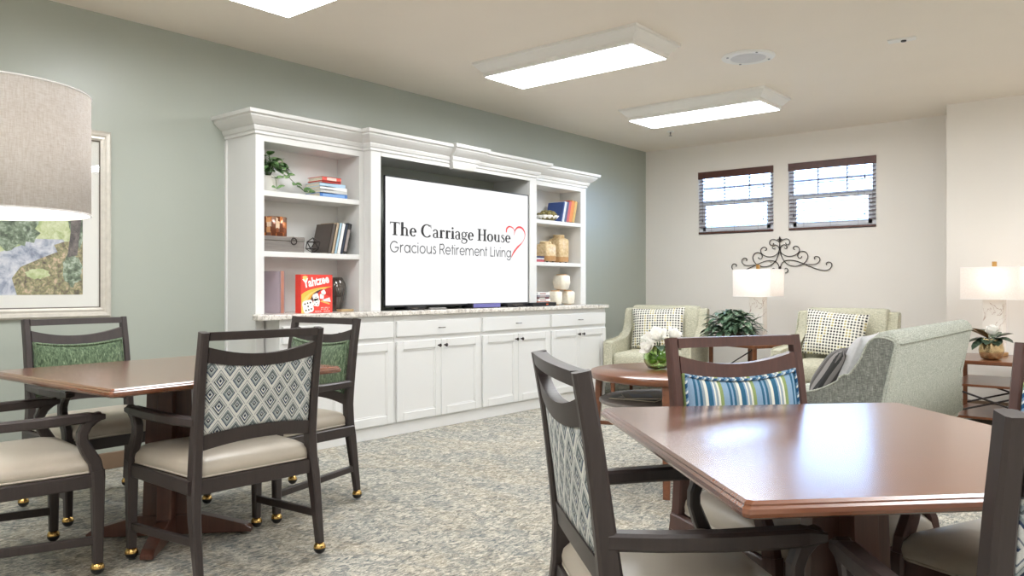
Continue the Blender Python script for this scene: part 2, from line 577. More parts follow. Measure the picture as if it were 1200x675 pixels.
# ------------------------------------------------------------------ camera
CAMX, CAMY, CAMZ = 4.946, 0.0, 1.1
cam_d = bpy.data.cameras.new('camera'); cam = bpy.data.objects.new('camera', cam_d); col.objects.link(cam)
cam_d.sensor_width = 36.0; cam_d.lens = 36.0 * 930.0 / 1200.0
cam_d.shift_y = -1.5 / 1200.0
cam_d.clip_start = 0.02
cam.location = (CAMX, CAMY, CAMZ); cam.rotation_euler = (PI / 2, 0, R(39.85))
scene.camera = cam

# ------------------------------------------------------------------ room
RXW, YB, YF, CZ = 7.4, 8.47, -3.2, 2.74
struct(MB().box(-0.1, RXW + .1, YF - .1, YB + .12, -0.1, 0).build('floor', 'carpet'))
struct(MB().box(-0.1, RXW + .1, YF - .1, YB + .12, CZ, CZ + .1).build('ceiling', 'ceiling_paint'))
struct(MB().box(-0.12, 0, YF - .1, YB + .12, 0, CZ).build('wall_left', 'green_paint'))
struct(MB().box(RXW, RXW + .12, YF - .1, YB + .12, 0, CZ).build('wall_right', 'beige_paint'))
struct(MB().box(0, RXW, YF - .12, YF, 0, CZ).build('wall_front', 'beige_paint'))
WIN = [(0.70, 1.59), (1.755, 2.645)]
WZ0, WZ1 = 1.70, 2.425
w = MB()
w.box(0, RXW, YB, YB + .12, 0, WZ0); w.box(0, RXW, YB, YB + .12, WZ1, CZ)
w.box(0, WIN[0][0], YB, YB + .12, WZ0, WZ1); w.box(WIN[0][1], WIN[1][0], YB, YB + .12, WZ0, WZ1); w.box(WIN[1][1], RXW, YB, YB + .12, WZ0, WZ1)
struct(w.build('wall_back', 'beige_paint'))
struct(MB().box(3.37, RXW, 8.0, YB, 0, CZ).build('wall_bay', 'beige_paint'))
struct(MB().box(0.0, 0.016, YF, 2.86, 0, 0.10, .004).build('baseboard_left', 'baseboard_wood'))
b = MB(); b.box(0.0, 3.37, YB - .016, YB, 0, 0.10, .004); b.box(3.37, RXW, 7.984, 8.0, 0, .10, .004)
struct(b.build('baseboard_back', 'baseboard_wood'))

# windows with blinds
def window(i, x0, x1):
    y = YB + 0.05
    t = bpy.data.objects.new('window_%d' % i, None); col.objects.link(t); t.location = ((x0 + x1) / 2, y, WZ0)
    struct(t)
    hw = (x1 - x0) / 2; H = WZ1 - WZ0
    f = MB(); fw = 0.045
    f.box(-hw, hw, -.02, .03, 0, fw); f.box(-hw, hw, -.02, .03, H - fw, H)
    f.box(-hw, -hw + fw, -.02, .03, fw, H - fw); f.box(hw - fw, hw, -.02, .03, fw, H - fw)
    f.build('window_frame', 'vinyl_frame', t)
    s = MB(); mid = 0.36
    s.box(-hw + fw, hw - fw, -.03, .0, mid - .025, mid + .03)                      # meeting rail
    s.box(-hw + fw, -hw + fw + .035, -.03, .0, fw, mid - .025); s.box(hw - fw - .035, hw - fw, -.03, .0, fw, mid - .025)
    s.box(-hw + fw, hw - fw, -.03, 0, fw, fw + .04)
    for x in (-hw / 3, hw / 3): s.box(x - .008, x + .008, 0, .015, mid + .03, H - fw)
    s.box(-hw + fw, hw - fw, 0, .015, (mid + H) / 2 - .02, (mid + H) / 2 - .004)
    s.build('window_sash', 'vinyl_frame', t)
    MB().box(-hw + fw, hw - fw, .012, .016, fw, H - fw).build('window_pane', 'window_glass', t)
def blind(label, x0, x1):
    t = thing('window_blind', label, 'blind', ((x0 + x1) / 2, YB, WZ0), 0, 'wooden blinds in the two windows')
    hw = (x1 - x0) / 2; H = WZ1 - WZ0
    v = MB(); v.box(-hw, hw, -.012, .006, H - .082, H - .002, .003); v.box(-hw, -hw + .008, -.0125, .02, H - .0825, H - .001); v.build('valance', 'blind_wood', t)
    z = H - .105; k = 0
    rot = RX(R(21))
    sl = MB(); 
    while z > 0.055:
        sl.box(-hw + .008, hw - .008, -.022, .022, -.0014, .0014, mat=T(0, .012, z) @ rot)
        z -= .0405
    sl.build('slats', 'blind_slat', t)
    MB().box(-hw + .006, hw - .006, -.012, .02, .008, .03, .003).build('bottom_rail', 'blind_wood', t)
    for xx in (-hw * .62, hw * .62, 0):
        c = MB(); c.tube([(xx, -.014, .02), (xx, -.014, H - .06)], .0011, 5); c.build('ladder_cord', 'cord_dark', t)
    for xx, z0 in ((hw * .76, .135), (-hw * .86, .145), (hw * .77, .50)):
        c = MB(); c.tube([(xx, -.018, z0 + .03), (xx, -.018, H - .06)], .0012, 5)
        c.lathe([(.002, z0 + .035), (.005, z0 + .022), (.009, z0 + .004), (.007, z0)], xx, -.018, 10)
        c.build('pull_cord', 'cord_dark', t)
for i, (x0, x1) in enumerate(WIN): window(i + 1, x0, x1)
blind('dark wooden blind in the smaller looking window nearer the green wall', *WIN[0])
blind('dark wooden blind in the window nearer the white wall corner', *WIN[1])

# ------------------------------------------------------------------ ceiling fixtures
def fixture(label, x, y):
    t = thing('ceiling_light', label, 'ceiling light', (x, y, CZ), 0, 'long white ceiling lights')
    hx, hy = 0.695, 0.29
    steps = [(0.0, 0.0), (0.0, -.018), (.012, -.022), (.022, -.036), (.045, -.060), (.060, -.072), (.060, -.096), (.072, -.104)]
    fr = MB()
    rs = [[Vector((sx * (hx - i), sy * (hy - i), z)) for sx, sy in ((1, 1), (-1, 1), (-1, -1), (1, -1))] for i, z in steps]
    fr.rings(rs, True, False)
    fr.build('frame', 'white_plastic', t)
    d = MB(); d.rings([[Vector((sx * (hx - i), sy * (hy - i), z)) for sx, sy in ((1, 1), (-1, 1), (-1, -1), (1, -1))] for i, z in ((.072, -.098), (.074, -.106), (.10, -.112))], True, True)
    d.build('diffuser', 'light_panel', t)
    return t
f0 = fixture('long white ceiling light with moulded frame above the television end', 1.69, 4.56)
again(f0, 'white ceiling light farthest along the room, nearest the windows', (1.69, 6.565, CZ))
again(f0, 'ceiling light cut off by the top edge of the photo', (1.69, 2.44, CZ))
for xx, yy in ((1.69, 0.35), (1.69, -1.75), (5.5, -1.75), (5.5, 0.35), (5.5, 2.44), (5.5, 4.56), (5.5, 6.565)):  # unseen repeats of the fixture, added as extra light sources
    again(f0, 'added white ceiling light outside the picture, lighting the rest of the room', (xx, yy, CZ))

t = thing('ceiling_speaker', 'round white speaker set flush in the ceiling', 'ceiling speaker', (2.615, 5.42, CZ))
MB().lathe([(.185, 0), (.185, -.006), (.165, -.014), (.12, -.012)], n=40, cap1=False).build('rim', 'white_plastic', t)
MB().lathe([(.122, -.013), (.08, -.015), (.02, -.016)], n=40).build('grille', plain('speaker_cloth', rgb(212, 212, 214), .8), t)
for a in (45, 135, 225, 315):
    MB().lathe([(.008, -.011), (.008, -.017)], .152 * math.cos(R(a)), .152 * math.sin(R(a)), 10).build('screw', 'nickel', t)
t = thing('smoke_alarm', 'small flat white detector plate with dark centre on ceiling', 'detector', (3.56, 5.694, CZ), R(8))
MB().rrings([(0, 0), (0, -.006), (.004, -.010)], .17, .07, rad=.01).build('plate', 'white_plastic', t)
MB().lathe([(.018, -.009), (.016, -.018), (.008, -.02)], .01, 0, 16).build('sensor', 'black_plastic', t)
t = thing('fire_sprinkler', 'tiny sprinkler head on the ceiling near the windows', 'sprinkler', (.861, 7.506, CZ))
MB().lathe([(.04, 0), (.038, -.006), (.02, -.008)], n=24).build('escutcheon', 'white_plastic', t)
m = MB(); m.lathe([(.008, -.006), (.008, -.03), (.004, -.032), (.004, -.044), (.018, -.045), (.018, -.048)], n=12)
m.build('nozzle', 'nickel', t)

# ------------------------------------------------------------------ built-in media wall
HX, MX = 0.36, 0.44                 # face of side bookcases, face of the middle bay
YL0, YL1, YM1, YR1 = 2.893, 3.79, 5.75, 6.664
CT = 0.92                           # counter top
CROWN = [(0, 2.095), (.012, 2.10), (.012, 2.118), (.022, 2.122), (.030, 2.142), (.030, 2.150), (.042, 2.156), (.070, 2.178), (.088, 2.196), (.088, 2.206), (.108, 2.212), (.112, 2.234)]
def crown(mb, path, prof):
    pts = [Vector((x, y)) for x, y in path]
    def nrm(a, b):
        d = (b - a).normalized(); return Vector((d.y, -d.x))
    rings = []
    for i, p in enumerate(pts):
        n0 = nrm(pts[i - 1], p) if i else nrm(p, pts[1]); n1 = nrm(p, pts[i + 1]) if i < len(pts) - 1 else n0
        m = (n0 + n1); m = m / max(1e-6, m.dot(n0))
        rings.append([Vector((p.x + m.x * d, p.y + m.y * d, z)) for d, z in prof] + [Vector((p.x, p.y, prof[-1][1]))])
    mb.rings(rings)
def bookcase(label, y0, y1, lst, rst, tall_left):
    t = thing('bookcase', label, 'bookcase', (0, y0, 0), 0, 'white bookcases beside the television bay')
    L = y1 - y0; BX = 0.10
    zl = 0.0 if tall_left else CT
    MB().box(0.0, HX - .02, 0, lst - .002, zl, 2.10).build('side_panel', 'white_paint', t)
    MB().box(0.0, HX - .02, L - rst + .002, L - .001, CT + .001, 2.10).build('side_panel', 'white_paint', t)
    if tall_left: MB().box(.001, .022, -.012, -.0005, 0, 2.09).build('scribe_strip', 'white_paint', t)
    MB().box(BX - .012, BX, lst - .003, L - rst + .003, CT + .001, 2.07).build('back_panel', 'white_paint', t)
    MB().box(0, HX - .021, lst - .003, L - rst + .003, 2.058, 2.099).build('top_panel', 'white_paint', t)
    for z0, z1 in ((1.699, 1.735), (1.298, 1.335)):
        MB().box(BX, HX - .002, lst - .004, L - rst + .004, z0, z1, .002).build('shelf', 'white_paint', t)
    f = MB()
    f.box(HX - .02, HX, 0, lst, zl, 2.11); f.box(HX - .02, HX, L - rst, L, CT, 2.11); f.box(HX - .02, HX, lst, L - rst, 2.056, 2.11)
    f.build('face_frame', 'white_paint', t)
    c = MB()
    if tall_left: crown(c, [(0, 0), (HX, 0), (HX, L)], CROWN)
    else: crown(c, [(HX, 0), (HX, L), (0, L)], CROWN)
    c.build('crown_moulding', 'white_paint', t)
    return t
bookcase('white bookcase at the left end of the media wall, holding the game box', YL0, YL1, .063, .042, True)
bookcase('white bookcase at the far end of the media wall, holding the jars', YM1, YR1, .105, .09, False)

t = thing('media_surround', 'white middle bay with keystone crown framing the television', 'media surround', (0, YL1, 0))
L = YM1 - YL1; s = .097
MB().box(0.002, MX - .02, .002, .022, CT, 2.10).build('side_panel', 'white_paint', t)
MB().box(0.002, MX - .02, L - s, L - s + .02, CT, 2.10).build('side_panel', 'white_paint', t)
MB().box(0.002, MX - .02, L - .022, L - .002, CT, 2.10).build('side_panel', 'white_paint', t)
MB().box(0.002, MX - .02, .022, L - .022, 2.085, 2.10).build('top_panel', 'white_paint', t)
f = MB(); f.box(MX - .02, MX, 0, s, CT, 2.11, .003); f.box(MX - .02, MX, L - s, L, CT, 2.11, .003); f.box(MX - .02, MX, s, L - s, 2.066, 2.11)
f.build('face_frame', 'white_paint', t)
c = MB(); crown(c, [(HX - .06, 0), (MX, 0), (MX, L), (HX - .06, L)], CROWN); c.build('crown_moulding', 'white_paint', t)
k = MB(); yc = 4.745 - YL1
KP = [(.012, 2.054), (.03, 2.060)] + [(p + .034, z) for p, z in CROWN[1:]] + [(.146, 2.238)]
k.rings([[Vector((MX - .01, yc - wv, z)), Vector((MX + p, yc - wv, z)), Vector((MX + p, yc + wv, z)), Vector((MX - .01, yc + wv, z))]
         for p, z in KP for wv in [.122 + (z - 2.054) / .184 * .085]])
k.build('keystone', 'white_paint', t)

# base cabinets
def base_cabinet(label, y0, L):
    t = thing('base_cabinet', label, 'cabinet', (0, y0, 0), 0, 'white base cabinets under the counter')
    MB().box(.002, .52, 0, L, .088, .885).build('carcass', 'white_paint', t)
    g = .016
    d = MB(); d.box(.5205, .538, g, L - g, .727, .842, .004, 2); d.build('drawer_front', 'white_paint', t)
    dr = t.children[-1]
    p = MB(); c = L / 2
    p.tube([(.54, c - .03, .782), (.556, c - .03, .782), (.560, c - .024, .782), (.560, c + .024, .782), (.556, c + .03, .782), (.54, c + .03, .782)], .0035, 8)
    p.build('pull_handle', 'nickel', dr)
    for s_ in (0, 1):
        a, b_ = (g, L / 2 - .0015) if s_ == 0 else (L / 2 + .0015, L - g)
        z0, z1, st = .098, .692, .062
        m = MB()
        m.box(.5205, .530, a + .01, b_ - .01, z0 + .01, z1 - .01)
        m.box(.5205, .540, a, a + st, z0, z1, .003); m.box(.5205, .540, b_ - st, b_, z0, z1, .003)
        m.box(.5205, .540, a + st, b_ - st, z0, z0 + st, .003); m.box(.5205, .540, a + st, b_ - st, z1 - st, z1, .003)
        # small moulding round the recessed panel
        for q in ((a + st, a + st + .01, z0 + st, z1 - st), (b_ - st - .01, b_ - st, z0 + st, z1 - st), (a + st, b_ - st, z0 + st, z0 + st + .01), (a + st, b_ - st, z1 - st - .01, z1 - st)):
            m.box(.528, .535, q[0], q[1], q[2], q[3])
        door = m.build('door', 'white_paint', t)
        ky = b_ - .034 if s_ == 0 else a + .034
        kn = MB(); kn.sm = True
        kn.lathe([(.006, 0), (.005, .014), (.012, .02), (.014, .026), (.010, .031)], n=14, mat=T(.54, ky, .645) @ RY(PI / 2))
        kn.build('knob', 'black_iron', door)
    return t
base_cabinet('white base cabinet at the left end, half hidden behind the green backed chair', 2.965, .975)
base_cabinet('white base cabinet under the left half of the television', 3.942, .948)
base_cabinet('white base cabinet under the right half of the television', 4.892, .948)
base_cabinet('white base cabinet at the far end of the counter', 5.842, .93)
struct(MB().box(.0, .522, 2.967, 6.77, 0, .087, .002).build('trim_1', 'white_paint'))
tp = MB(); tp.prism([(0.002, 2.918), (.362, 2.918), (.362, 2.87), (.40, 2.845), (.47, 2.805), (.53, 2.80), (.555, 2.835), (.555, 6.79), (.545, 6.80), (.002, 6.80)], .886, CT, 'z', bev=.006)
tag(tp.build('countertop', 'granite'), 'long speckled pale granite worktop running under the television', 'countertop')

# ------------------------------------------------------------------ lettering in plain strokes
class Ink:
    """flat lettering: strokes laid on one plane, then stretched to the wanted width"""
    def __init__(self): self.q = []; self.x = 0.0
    def quad(self, *p): self.q.append([(self.x + a, b) for a, b in p])
    def bar(self, x0, y0, x1, y1, w0, w1=None):
        w1 = w0 if w1 is None else w1
        dx, dy = x1 - x0, y1 - y0; l = math.hypot(dx, dy) or 1; nx, ny = -dy / l / 2, dx / l / 2
        self.quad((x0 + nx * w0, y0 + ny * w0), (x0 - nx * w0, y0 - ny * w0), (x1 - nx * w1, y1 - ny * w1), (x1 + nx * w1, y1 + ny * w1))
    def path(self, pts, ws):
        n = len(pts)
        if not isinstance(ws, (list, tuple)): ws = [ws] * n
        for i in range(n - 1): self.bar(*pts[i], *pts[i + 1], ws[i], ws[i + 1])
    def curve(self, pts, ws, k=6):
        """smooth path through points"""
        n = len(pts); o = []; w = []
        if not isinstance(ws, (list, tuple)): ws = [ws] * n
        for i in range(n - 1):
            p0 = pts[max(i - 1, 0)]; p1 = pts[i]; p2 = pts[i + 1]; p3 = pts[min(i + 2, n - 1)]
            for j in range(k + (i == n - 2)):
                t = j / k
                o.append(tuple(0.5 * (2 * p1[c] + (p2[c] - p0[c]) * t + (2 * p0[c] - 5 * p1[c] + 4 * p2[c] - p3[c]) * t * t + (3 * p1[c] - p0[c] - 3 * p2[c] + p3[c]) * t ** 3) for c in (0, 1)))
                w.append(ws[i] * (1 - t) + ws[i + 1] * t)
        n = len(o); L_ = []; R_ = []
        for i in range(n):
            a = o[max(i - 1, 0)]; b_ = o[min(i + 1, n - 1)]; dx, dy = b_[0] - a[0], b_[1] - a[1]; l = math.hypot(dx, dy) or 1
            L_.append((o[i][0] - dy / l * w[i] / 2, o[i][1] + dx / l * w[i] / 2)); R_.append((o[i][0] + dy / l * w[i] / 2, o[i][1] - dx / l * w[i] / 2))
        for i in range(n - 1): self.quad(L_[i], R_[i], R_[i + 1], L_[i + 1])
    def ring(self, cx, cy, rx, ry, th, tv, a0=0, a1=360, n=28):
        P = []
        for i in range(n + 1):
            a = R(a0 + (a1 - a0) * i / n); c, s_ = math.cos(a), math.sin(a)
            P.append(((cx + rx * c, cy + ry * s_), (cx + (rx - th) * c, cy + (ry - tv) * s_)))
        for p, q in zip(P, P[1:]): self.quad(p[0], p[1], q[1], q[0])
    def disc(self, cx, cy, r, n=12):
        for i in range(n):
            a, b_ = 2 * PI * i / n, 2 * PI * (i + 1) / n
            self.quad((cx, cy), (cx + r * math.cos(a), cy + r * math.sin(a)), (cx + r * math.cos(b_), cy + r * math.sin(b_)))
    def mesh(self, origin, width, height, ux, uz, mb):
        W = self.x; o = Vector(origin); ux = Vector(ux); uz = Vector(uz); nn = ux.cross(uz).normalized()
        for i, q in enumerate(self.q):
            vs = [mb.v(o + ux * (a / W * width) + uz * (b_ * height) + nn * (0.0002 * (i % 3))) for a, b_ in q]
            mb.f(vs)
def serif(txt):
    I = Ink(); S = .19; t_ = .065
    def foot(x, y=0, w=.30): I.bar(x - w / 2, y + t_ / 2, x + w / 2, y + t_ / 2, t_)
    def flag(x, y): I.quad((x - .14, y - .05), (x + .02, y - .12), (x + S / 2, y), (x, y + .01))
    for ch in txt:
        if ch == ' ': I.x += .30; continue
        if ch == 'T':
            I.bar(.37, 0, .37, 1, S); I.bar(0, .965, .74, .965, .07); foot(.37, 0, .36)
            I.quad((0, 1), (.05, 1), (.07, .93), (0, .76)); I.quad((.74, 1), (.69, 1), (.67, .93), (.74, .76)); I.x += .76
        elif ch == 'h':
            I.bar(.17, 0, .17, 1.02, S); flag(.17, 1.03); foot(.17)
            I.ring(.36, .42, .235, .25, .14, .07, 0, 150); I.bar(.525, 0, .525, .43, .14); foot(.525); I.x += .72
        elif ch == 'e':
            I.ring(.29, .32, .28, .34, .17, .07, 0, 320); I.bar(.12, .335, .54, .335, .07); I.x += .60
        elif ch == 'C':
            I.ring(.50, .5, .48, .53, .20, .08, 48, 318); I.quad((.80, .99), (.845, .99), (.865, .66), (.80, .80)); I.x += .97
        elif ch == 'a':
            I.curve([(.07, .50), (.14, .61), (.27, .635), (.37, .55), (.385, .40), (.385, .12), (.43, .04), (.53, .05)], [.12, .08, .08, .12, .14, .14, .09, .04])
            I.ring(.22, .18, .20, .21, .12, .06, 60, 320); I.bar(.30, .385, .39, .41, .06); I.x += .55
        elif ch == 'r':
            I.bar(.17, 0, .17, .60, S); flag(.17, .66); foot(.17); I.curve([(.22, .46), (.30, .60), (.40, .62)], [.05, .08, .09]); I.disc(.41, .575, .075); I.x += .50
        elif ch == 'i':
            I.bar(.17, 0, .17, .60, S); flag(.17, .66); foot(.17); I.disc(.16, .87, .09); I.x += .36
        elif ch == 'g':
            I.ring(.27, .42, .24, .24, .12, .06); I.bar(.44, .60, .60, .62, .075)
            I.curve([(.14, .24), (.09, .15), (.17, .08), (.40, .05), (.52, -.06), (.44, -.24), (.25, -.30), (.08, -.24), (.05, -.12), (.14, .02)], [.05, .08, .11, .14, .13, .07, .06, .07, .08, .05]); I.x += .60
        elif ch == 'H':
            for x in (.19, .70): I.bar(x, 0, x, 1, S); foot(x, 0, .36); foot(x, 1 - t_, .36)
            I.bar(.19, .52, .70, .52, .06); I.x += .90
        elif ch == 'o': I.ring(.32, .32, .31, .34, .18, .075); I.x += .65
        elif ch == 'u':
            I.bar(.17, .2, .17, .64, S); I.bar(.06, .62, .2, .62, .05); I.ring(.345, .24, .25, .25, .14, .07, 180, 330)
            I.bar(.53, .0, .53, .64, .14); I.bar(.42, .62, .56, .62, .05); I.bar(.53, .03, .67, .05, .05); I.x += .70
        elif ch == 's':
            I.curve([(.38, .50), (.30, .62), (.17, .60), (.12, .49), (.21, .38), (.34, .28), (.37, .14), (.25, .02), (.10, .04), (.05, .17)], [.05, .05, .08, .11, .13, .13, .11, .08, .05, .05]); I.x += .46
    return I
def sans(txt, w=.098):
    I = Ink()
    def arc(*a): I.ring(*a)
    for ch in txt:
        if ch == ' ': I.x += .36; continue
        x_ = .72
        if ch == 'G': arc(.5, .5, .5, .52, w, w, 42, 360, 36); I.bar(.55, .5 - w / 2, 1.0, .5 - w / 2, w); I.x += 1.14
        elif ch == 'R': I.bar(.06, 0, .06, 1, w); I.bar(.06, 1 - w / 2, .34, 1 - w / 2, w); I.bar(.06, .47, .34, .47, w); arc(.33, .733, .30, .30, w, w, -90, 90, 14); I.bar(.36, .47, .64, 0, w); I.x += .74
        elif ch == 'L': I.bar(.06, 0, .06, 1, w); I.bar(.06, w / 2, .50, w / 2, w); I.x += .58
        elif ch == 'r': I.bar(.06, 0, .06, x_, w); arc(.33, .43, .30, .30, w, w, 75, 170, 10); I.x += .46
        elif ch == 'a': arc(.37, .36, .35, .375, w, w); I.bar(.69, 0, .69, x_, w); I.x += .85
        elif ch == 'c': arc(.37, .36, .35, .375, w, w, 42, 318); I.x += .74
        elif ch == 'i': I.bar(.06, 0, .06, x_, w); I.disc(.06, .93, .058); I.x += .24
        elif ch == 'o': arc(.37, .36, .36, .375, w, w); I.x += .84
        elif ch == 'u': I.bar(.06, .28, .06, x_, w); arc(.33, .30, .308, .31, w, w, 180, 360, 16); I.bar(.60, 0, .60, x_, w); I.x += .76
        elif ch == 's': I.curve([(.40, .60), (.30, .69), (.17, .68), (.10, .56), (.17, .44), (.32, .36), (.41, .22), (.32, .06), (.18, .03), (.06, .13)], w); I.x += .52
        elif ch == 'e': arc(.37, .36, .35, .375, w, w, 0, 322); I.bar(.06, .36, .70, .36, w * .9); I.x += .80
        elif ch == 't': I.bar(.14, 0, .14, .95, w); I.bar(0, .66, .30, .66, w); I.x += .38
        elif ch in 'mn':
            I.bar(.06, 0, .06, x_, w)
            for k_ in range(2 if ch == 'm' else 1):
                cx = .06 + .27 + k_ * .5; arc(cx, .42, .29, .31, w, w, 0, 180, 16); I.bar(cx + .255, 0, cx + .255, .43, w)
            I.x += 1.24 if ch == 'm' else .74
        elif ch == 'v': I.bar(.03, x_, .28, 0, w); I.bar(.53, x_, .28, 0, w); I.x += .60
        elif ch == 'g': arc(.37, .36, .35, .375, w, w); I.bar(.69, -.05, .69, x_, w); arc(.40, -.03, .325, .30, w, w, 200, 360, 16); I.x += .84
    return I

# ------------------------------------------------------------------ television
t = thing('television', 'big flat television showing a white title card with a red heart', 'television', (.43, 4.787, CT))
hw = .857; z0, z1 = .026, 1.012
m = MB(); m.box(-.016, -.006, -hw, hw, z0, z1, .002); m.box(-.06, -.016, -hw + .35, hw - .35, z0 + .08, z1 - .25, .012); m.build('housing', 'black_plastic', t)
bz = MB(); e_ = .007
bz.box(-.008, .002, -hw, hw, z0, z0 + .014); bz.box(-.008, .002, -hw, hw, z1 - e_, z1); bz.box(-.008, .002, -hw, -hw + e_, z0, z1); bz.box(-.008, .002, hw - e_, hw, z0, z1)
bz.build('bezel', 'black_plastic', t)
MB().box(-.006, -.001, -hw + e_, hw - e_, z0 + .014, z1 - e_).build('screen', 'screen_white', t)
for y in (-.60, .60):
    ft = MB(); ft.sweep([(-.12, y, .005), (-.02, y, .012), (.08, y, .005)], .03, .008, (0, 1, 0)); ft.box(-.035, -.012, y - .012, y + .012, .008, z0 + .02)
    ft.build('foot', 'black_plastic', t)
yo = 4.787
tm = MB(); serif('The Carriage House').mesh((.0006, 3.982 - yo, 1.489 - CT), 5.394 - 3.982, .100, (0, 1, 0), (0, 0, 1), tm)
tm.build('title_lettering', 'letter_black', t)
tm = MB(); sans('Gracious Retirement Living').mesh((.0006, 3.982 - yo, 1.360 - CT), 5.404 - 3.982, .084, (0, 1, 0), (0, 0, 1), tm)
tm.build('tagline_lettering', 'letter_grey', t)
hI = Ink()
hp = [(5.333, 1.578), (5.338, 1.612), (5.375, 1.632), (5.425, 1.620), (5.447, 1.590)]
hI.curve([(a - yo, b_ - CT) for a, b_ in hp], [.012, .018, .013, .010, .003])
hp = [(5.440, 1.560), (5.452, 1.602), (5.495, 1.632), (5.550, 1.628), (5.588, 1.592), (5.588, 1.548), (5.555, 1.500), (5.490, 1.455), (5.440, 1.412), (5.408, 1.372), (5.401, 1.358)]
hI.curve([(a - yo, b_ - CT) for a, b_ in hp], [.004, .012, .017, .019, .013, .006, .006, .018, .018, .010, .002])
tm = MB(); hI.x = 1.0; hI.mesh((.0008, 0, 0), 1.0, 1.0, (0, 1, 0), (0, 0, 1), tm); tm.build('heart_emblem', 'letter_red', t)

# boxes on the counter below the television
def device(name, label, cat, x0, x1, y0, y1, h, m1, feet=True):
    t = thing(name, label, cat, ((x0 + x1) / 2, (y0 + y1) / 2, CT)); hx, hy = (x1 - x0) / 2, (y1 - y0) / 2
    MB().box(-hx, hx, -hy, hy, .004, h, .003).build('case', m1, t)
    for a in (-1, 1):
        for c_ in (-1, 1): MB().lathe([(.008, 0), (.008, .005)], a * (hx - .015), c_ * (hy - .015), 10).build('rubber_foot', 'black_rubber', t)
    return t
d = device('media_player', 'flat black player box under the left of the television', 'media player', .30, .46, 4.14, 4.33, .028, 'black_plastic')
MB().box(.0795, .0815, -.06, .0, .012, .018).build('display', 'nickel', d)
t = thing('remote_control', 'small grey remote lying on the worktop below the television', 'remote control', (.485, 4.43, CT), R(78))
m = MB(); m.rrings([(.003, 0), (0, .004), (0, .012), (.003, .016)], .15, .045, rad=.012); m.build('body', plain('remote_grey', rgb(128, 126, 124), .4), t)
for k_ in range(5):
    for c_ in (-1, 0, 1): MB().lathe([(.004, .0155), (.0035, .018)], -.05 + k_ * .02, c_ * .012, 8).build('button', 'black_rubber', t)
t = device('cable_box', 'blue violet fronted box under the middle of the television', 'cable box', .36, .49, 4.83, 5.19, .042, 'black_plastic')
MB().box(.0655, .068, -.17, .17, .007, .039).build('front_panel', 'box_violet', t)
d = device('disc_player', 'low black disc player under the right edge of the television', 'disc player', .33, .47, 5.30, 5.60, .033, 'black_plastic')
MB().box(.0695, .0715, -.08, .06, .018, .024).build('disc_tray', 'nickel', d)
d = device('game_case', 'black box with an orange spot in front of the stacked discs', 'box', .40, .52, 5.60, 5.95, .036, 'black_plastic')
MB().box(.0595, .0615, .02, .05, .014, .024).build('sticker', book_col(222, 96, 60), d)

# ------------------------------------------------------------------ books and shelf things
def book(label, cov, w, d, h, mtx, group, band=None, name='book'):
    """w thickness (x), d depth (y), h height (z); spine faces +y local... cover boards, pages, spine"""
    t = thing(name, label, 'book', (0, 0, 0), 0, group)
    t.matrix_world = mtx
    c = MB(); bt = min(.003, w * .2)
    c.box(-w / 2, -w / 2 + bt, 0, d, 0, h); c.box(w / 2 - bt, w / 2, 0, d, 0, h); c.box(-w / 2, w / 2, d - bt, d, 0, h)
    c.build('cover', cov, t)
    MB().box(-w / 2 + bt, w / 2 - bt, .004, d - bt, .004, h - .004).build('pages', 'page_paper', t)
    if band:
        MB().box(-w * .32, w * .32, d, d + .0006, h * band[0], h * band[1]).build('spine_title', band[2], t)
    return t
S1, S2 = 1.735, 1.335
# stack of lying books on the left top shelf; spines face the room (+x)
z = S1
ST = [('deep blue book at the bottom of the lying stack', (60, 112, 178), .24, .030, (.1, .9, book_col(120, 160, 210))), ('pale grey book second from the bottom of the lying stack', (196, 198, 196), .235, .022, None),
      ('white book in the middle of the lying stack', (232, 234, 234), .235, .022, None), ('pale blue book below the red ones in the lying stack', (176, 204, 226), .225, .026, None),
      ('thin red book second from the top of the lying stack', (204, 60, 52), .165, .014, None), ('red book with tan pages on top of the lying stack', (226, 88, 74), .165, .030, (.25, .75, book_col(240, 200, 190)))]
for lb, cc, ln, th, bd in ST:
    x0 = .335 - .01 * ('red' in lb)
    mtx = T(x0, 3.405 + .235 - ln * .5 - (.05 if 'red' in lb else 0.0), z + th / 2) @ RZ(-PI / 2) @ RY(PI / 2)
    # local: w->vertical, d->+x (spine outward), h->along the shelf
    mtx = Matrix.LocRotScale(Vector((x0 - .17, 3.42 + (.235 - ln) * .35, z + th / 2)), Matrix(((0, 1, 0), (0, 0, 1), (1, 0, 0))).to_3x3().to_quaternion(), None)
    book(lb, book_col(*cc), th, .17, ln, mtx, 'books lying on the left top shelf', bd); z += th + .0005
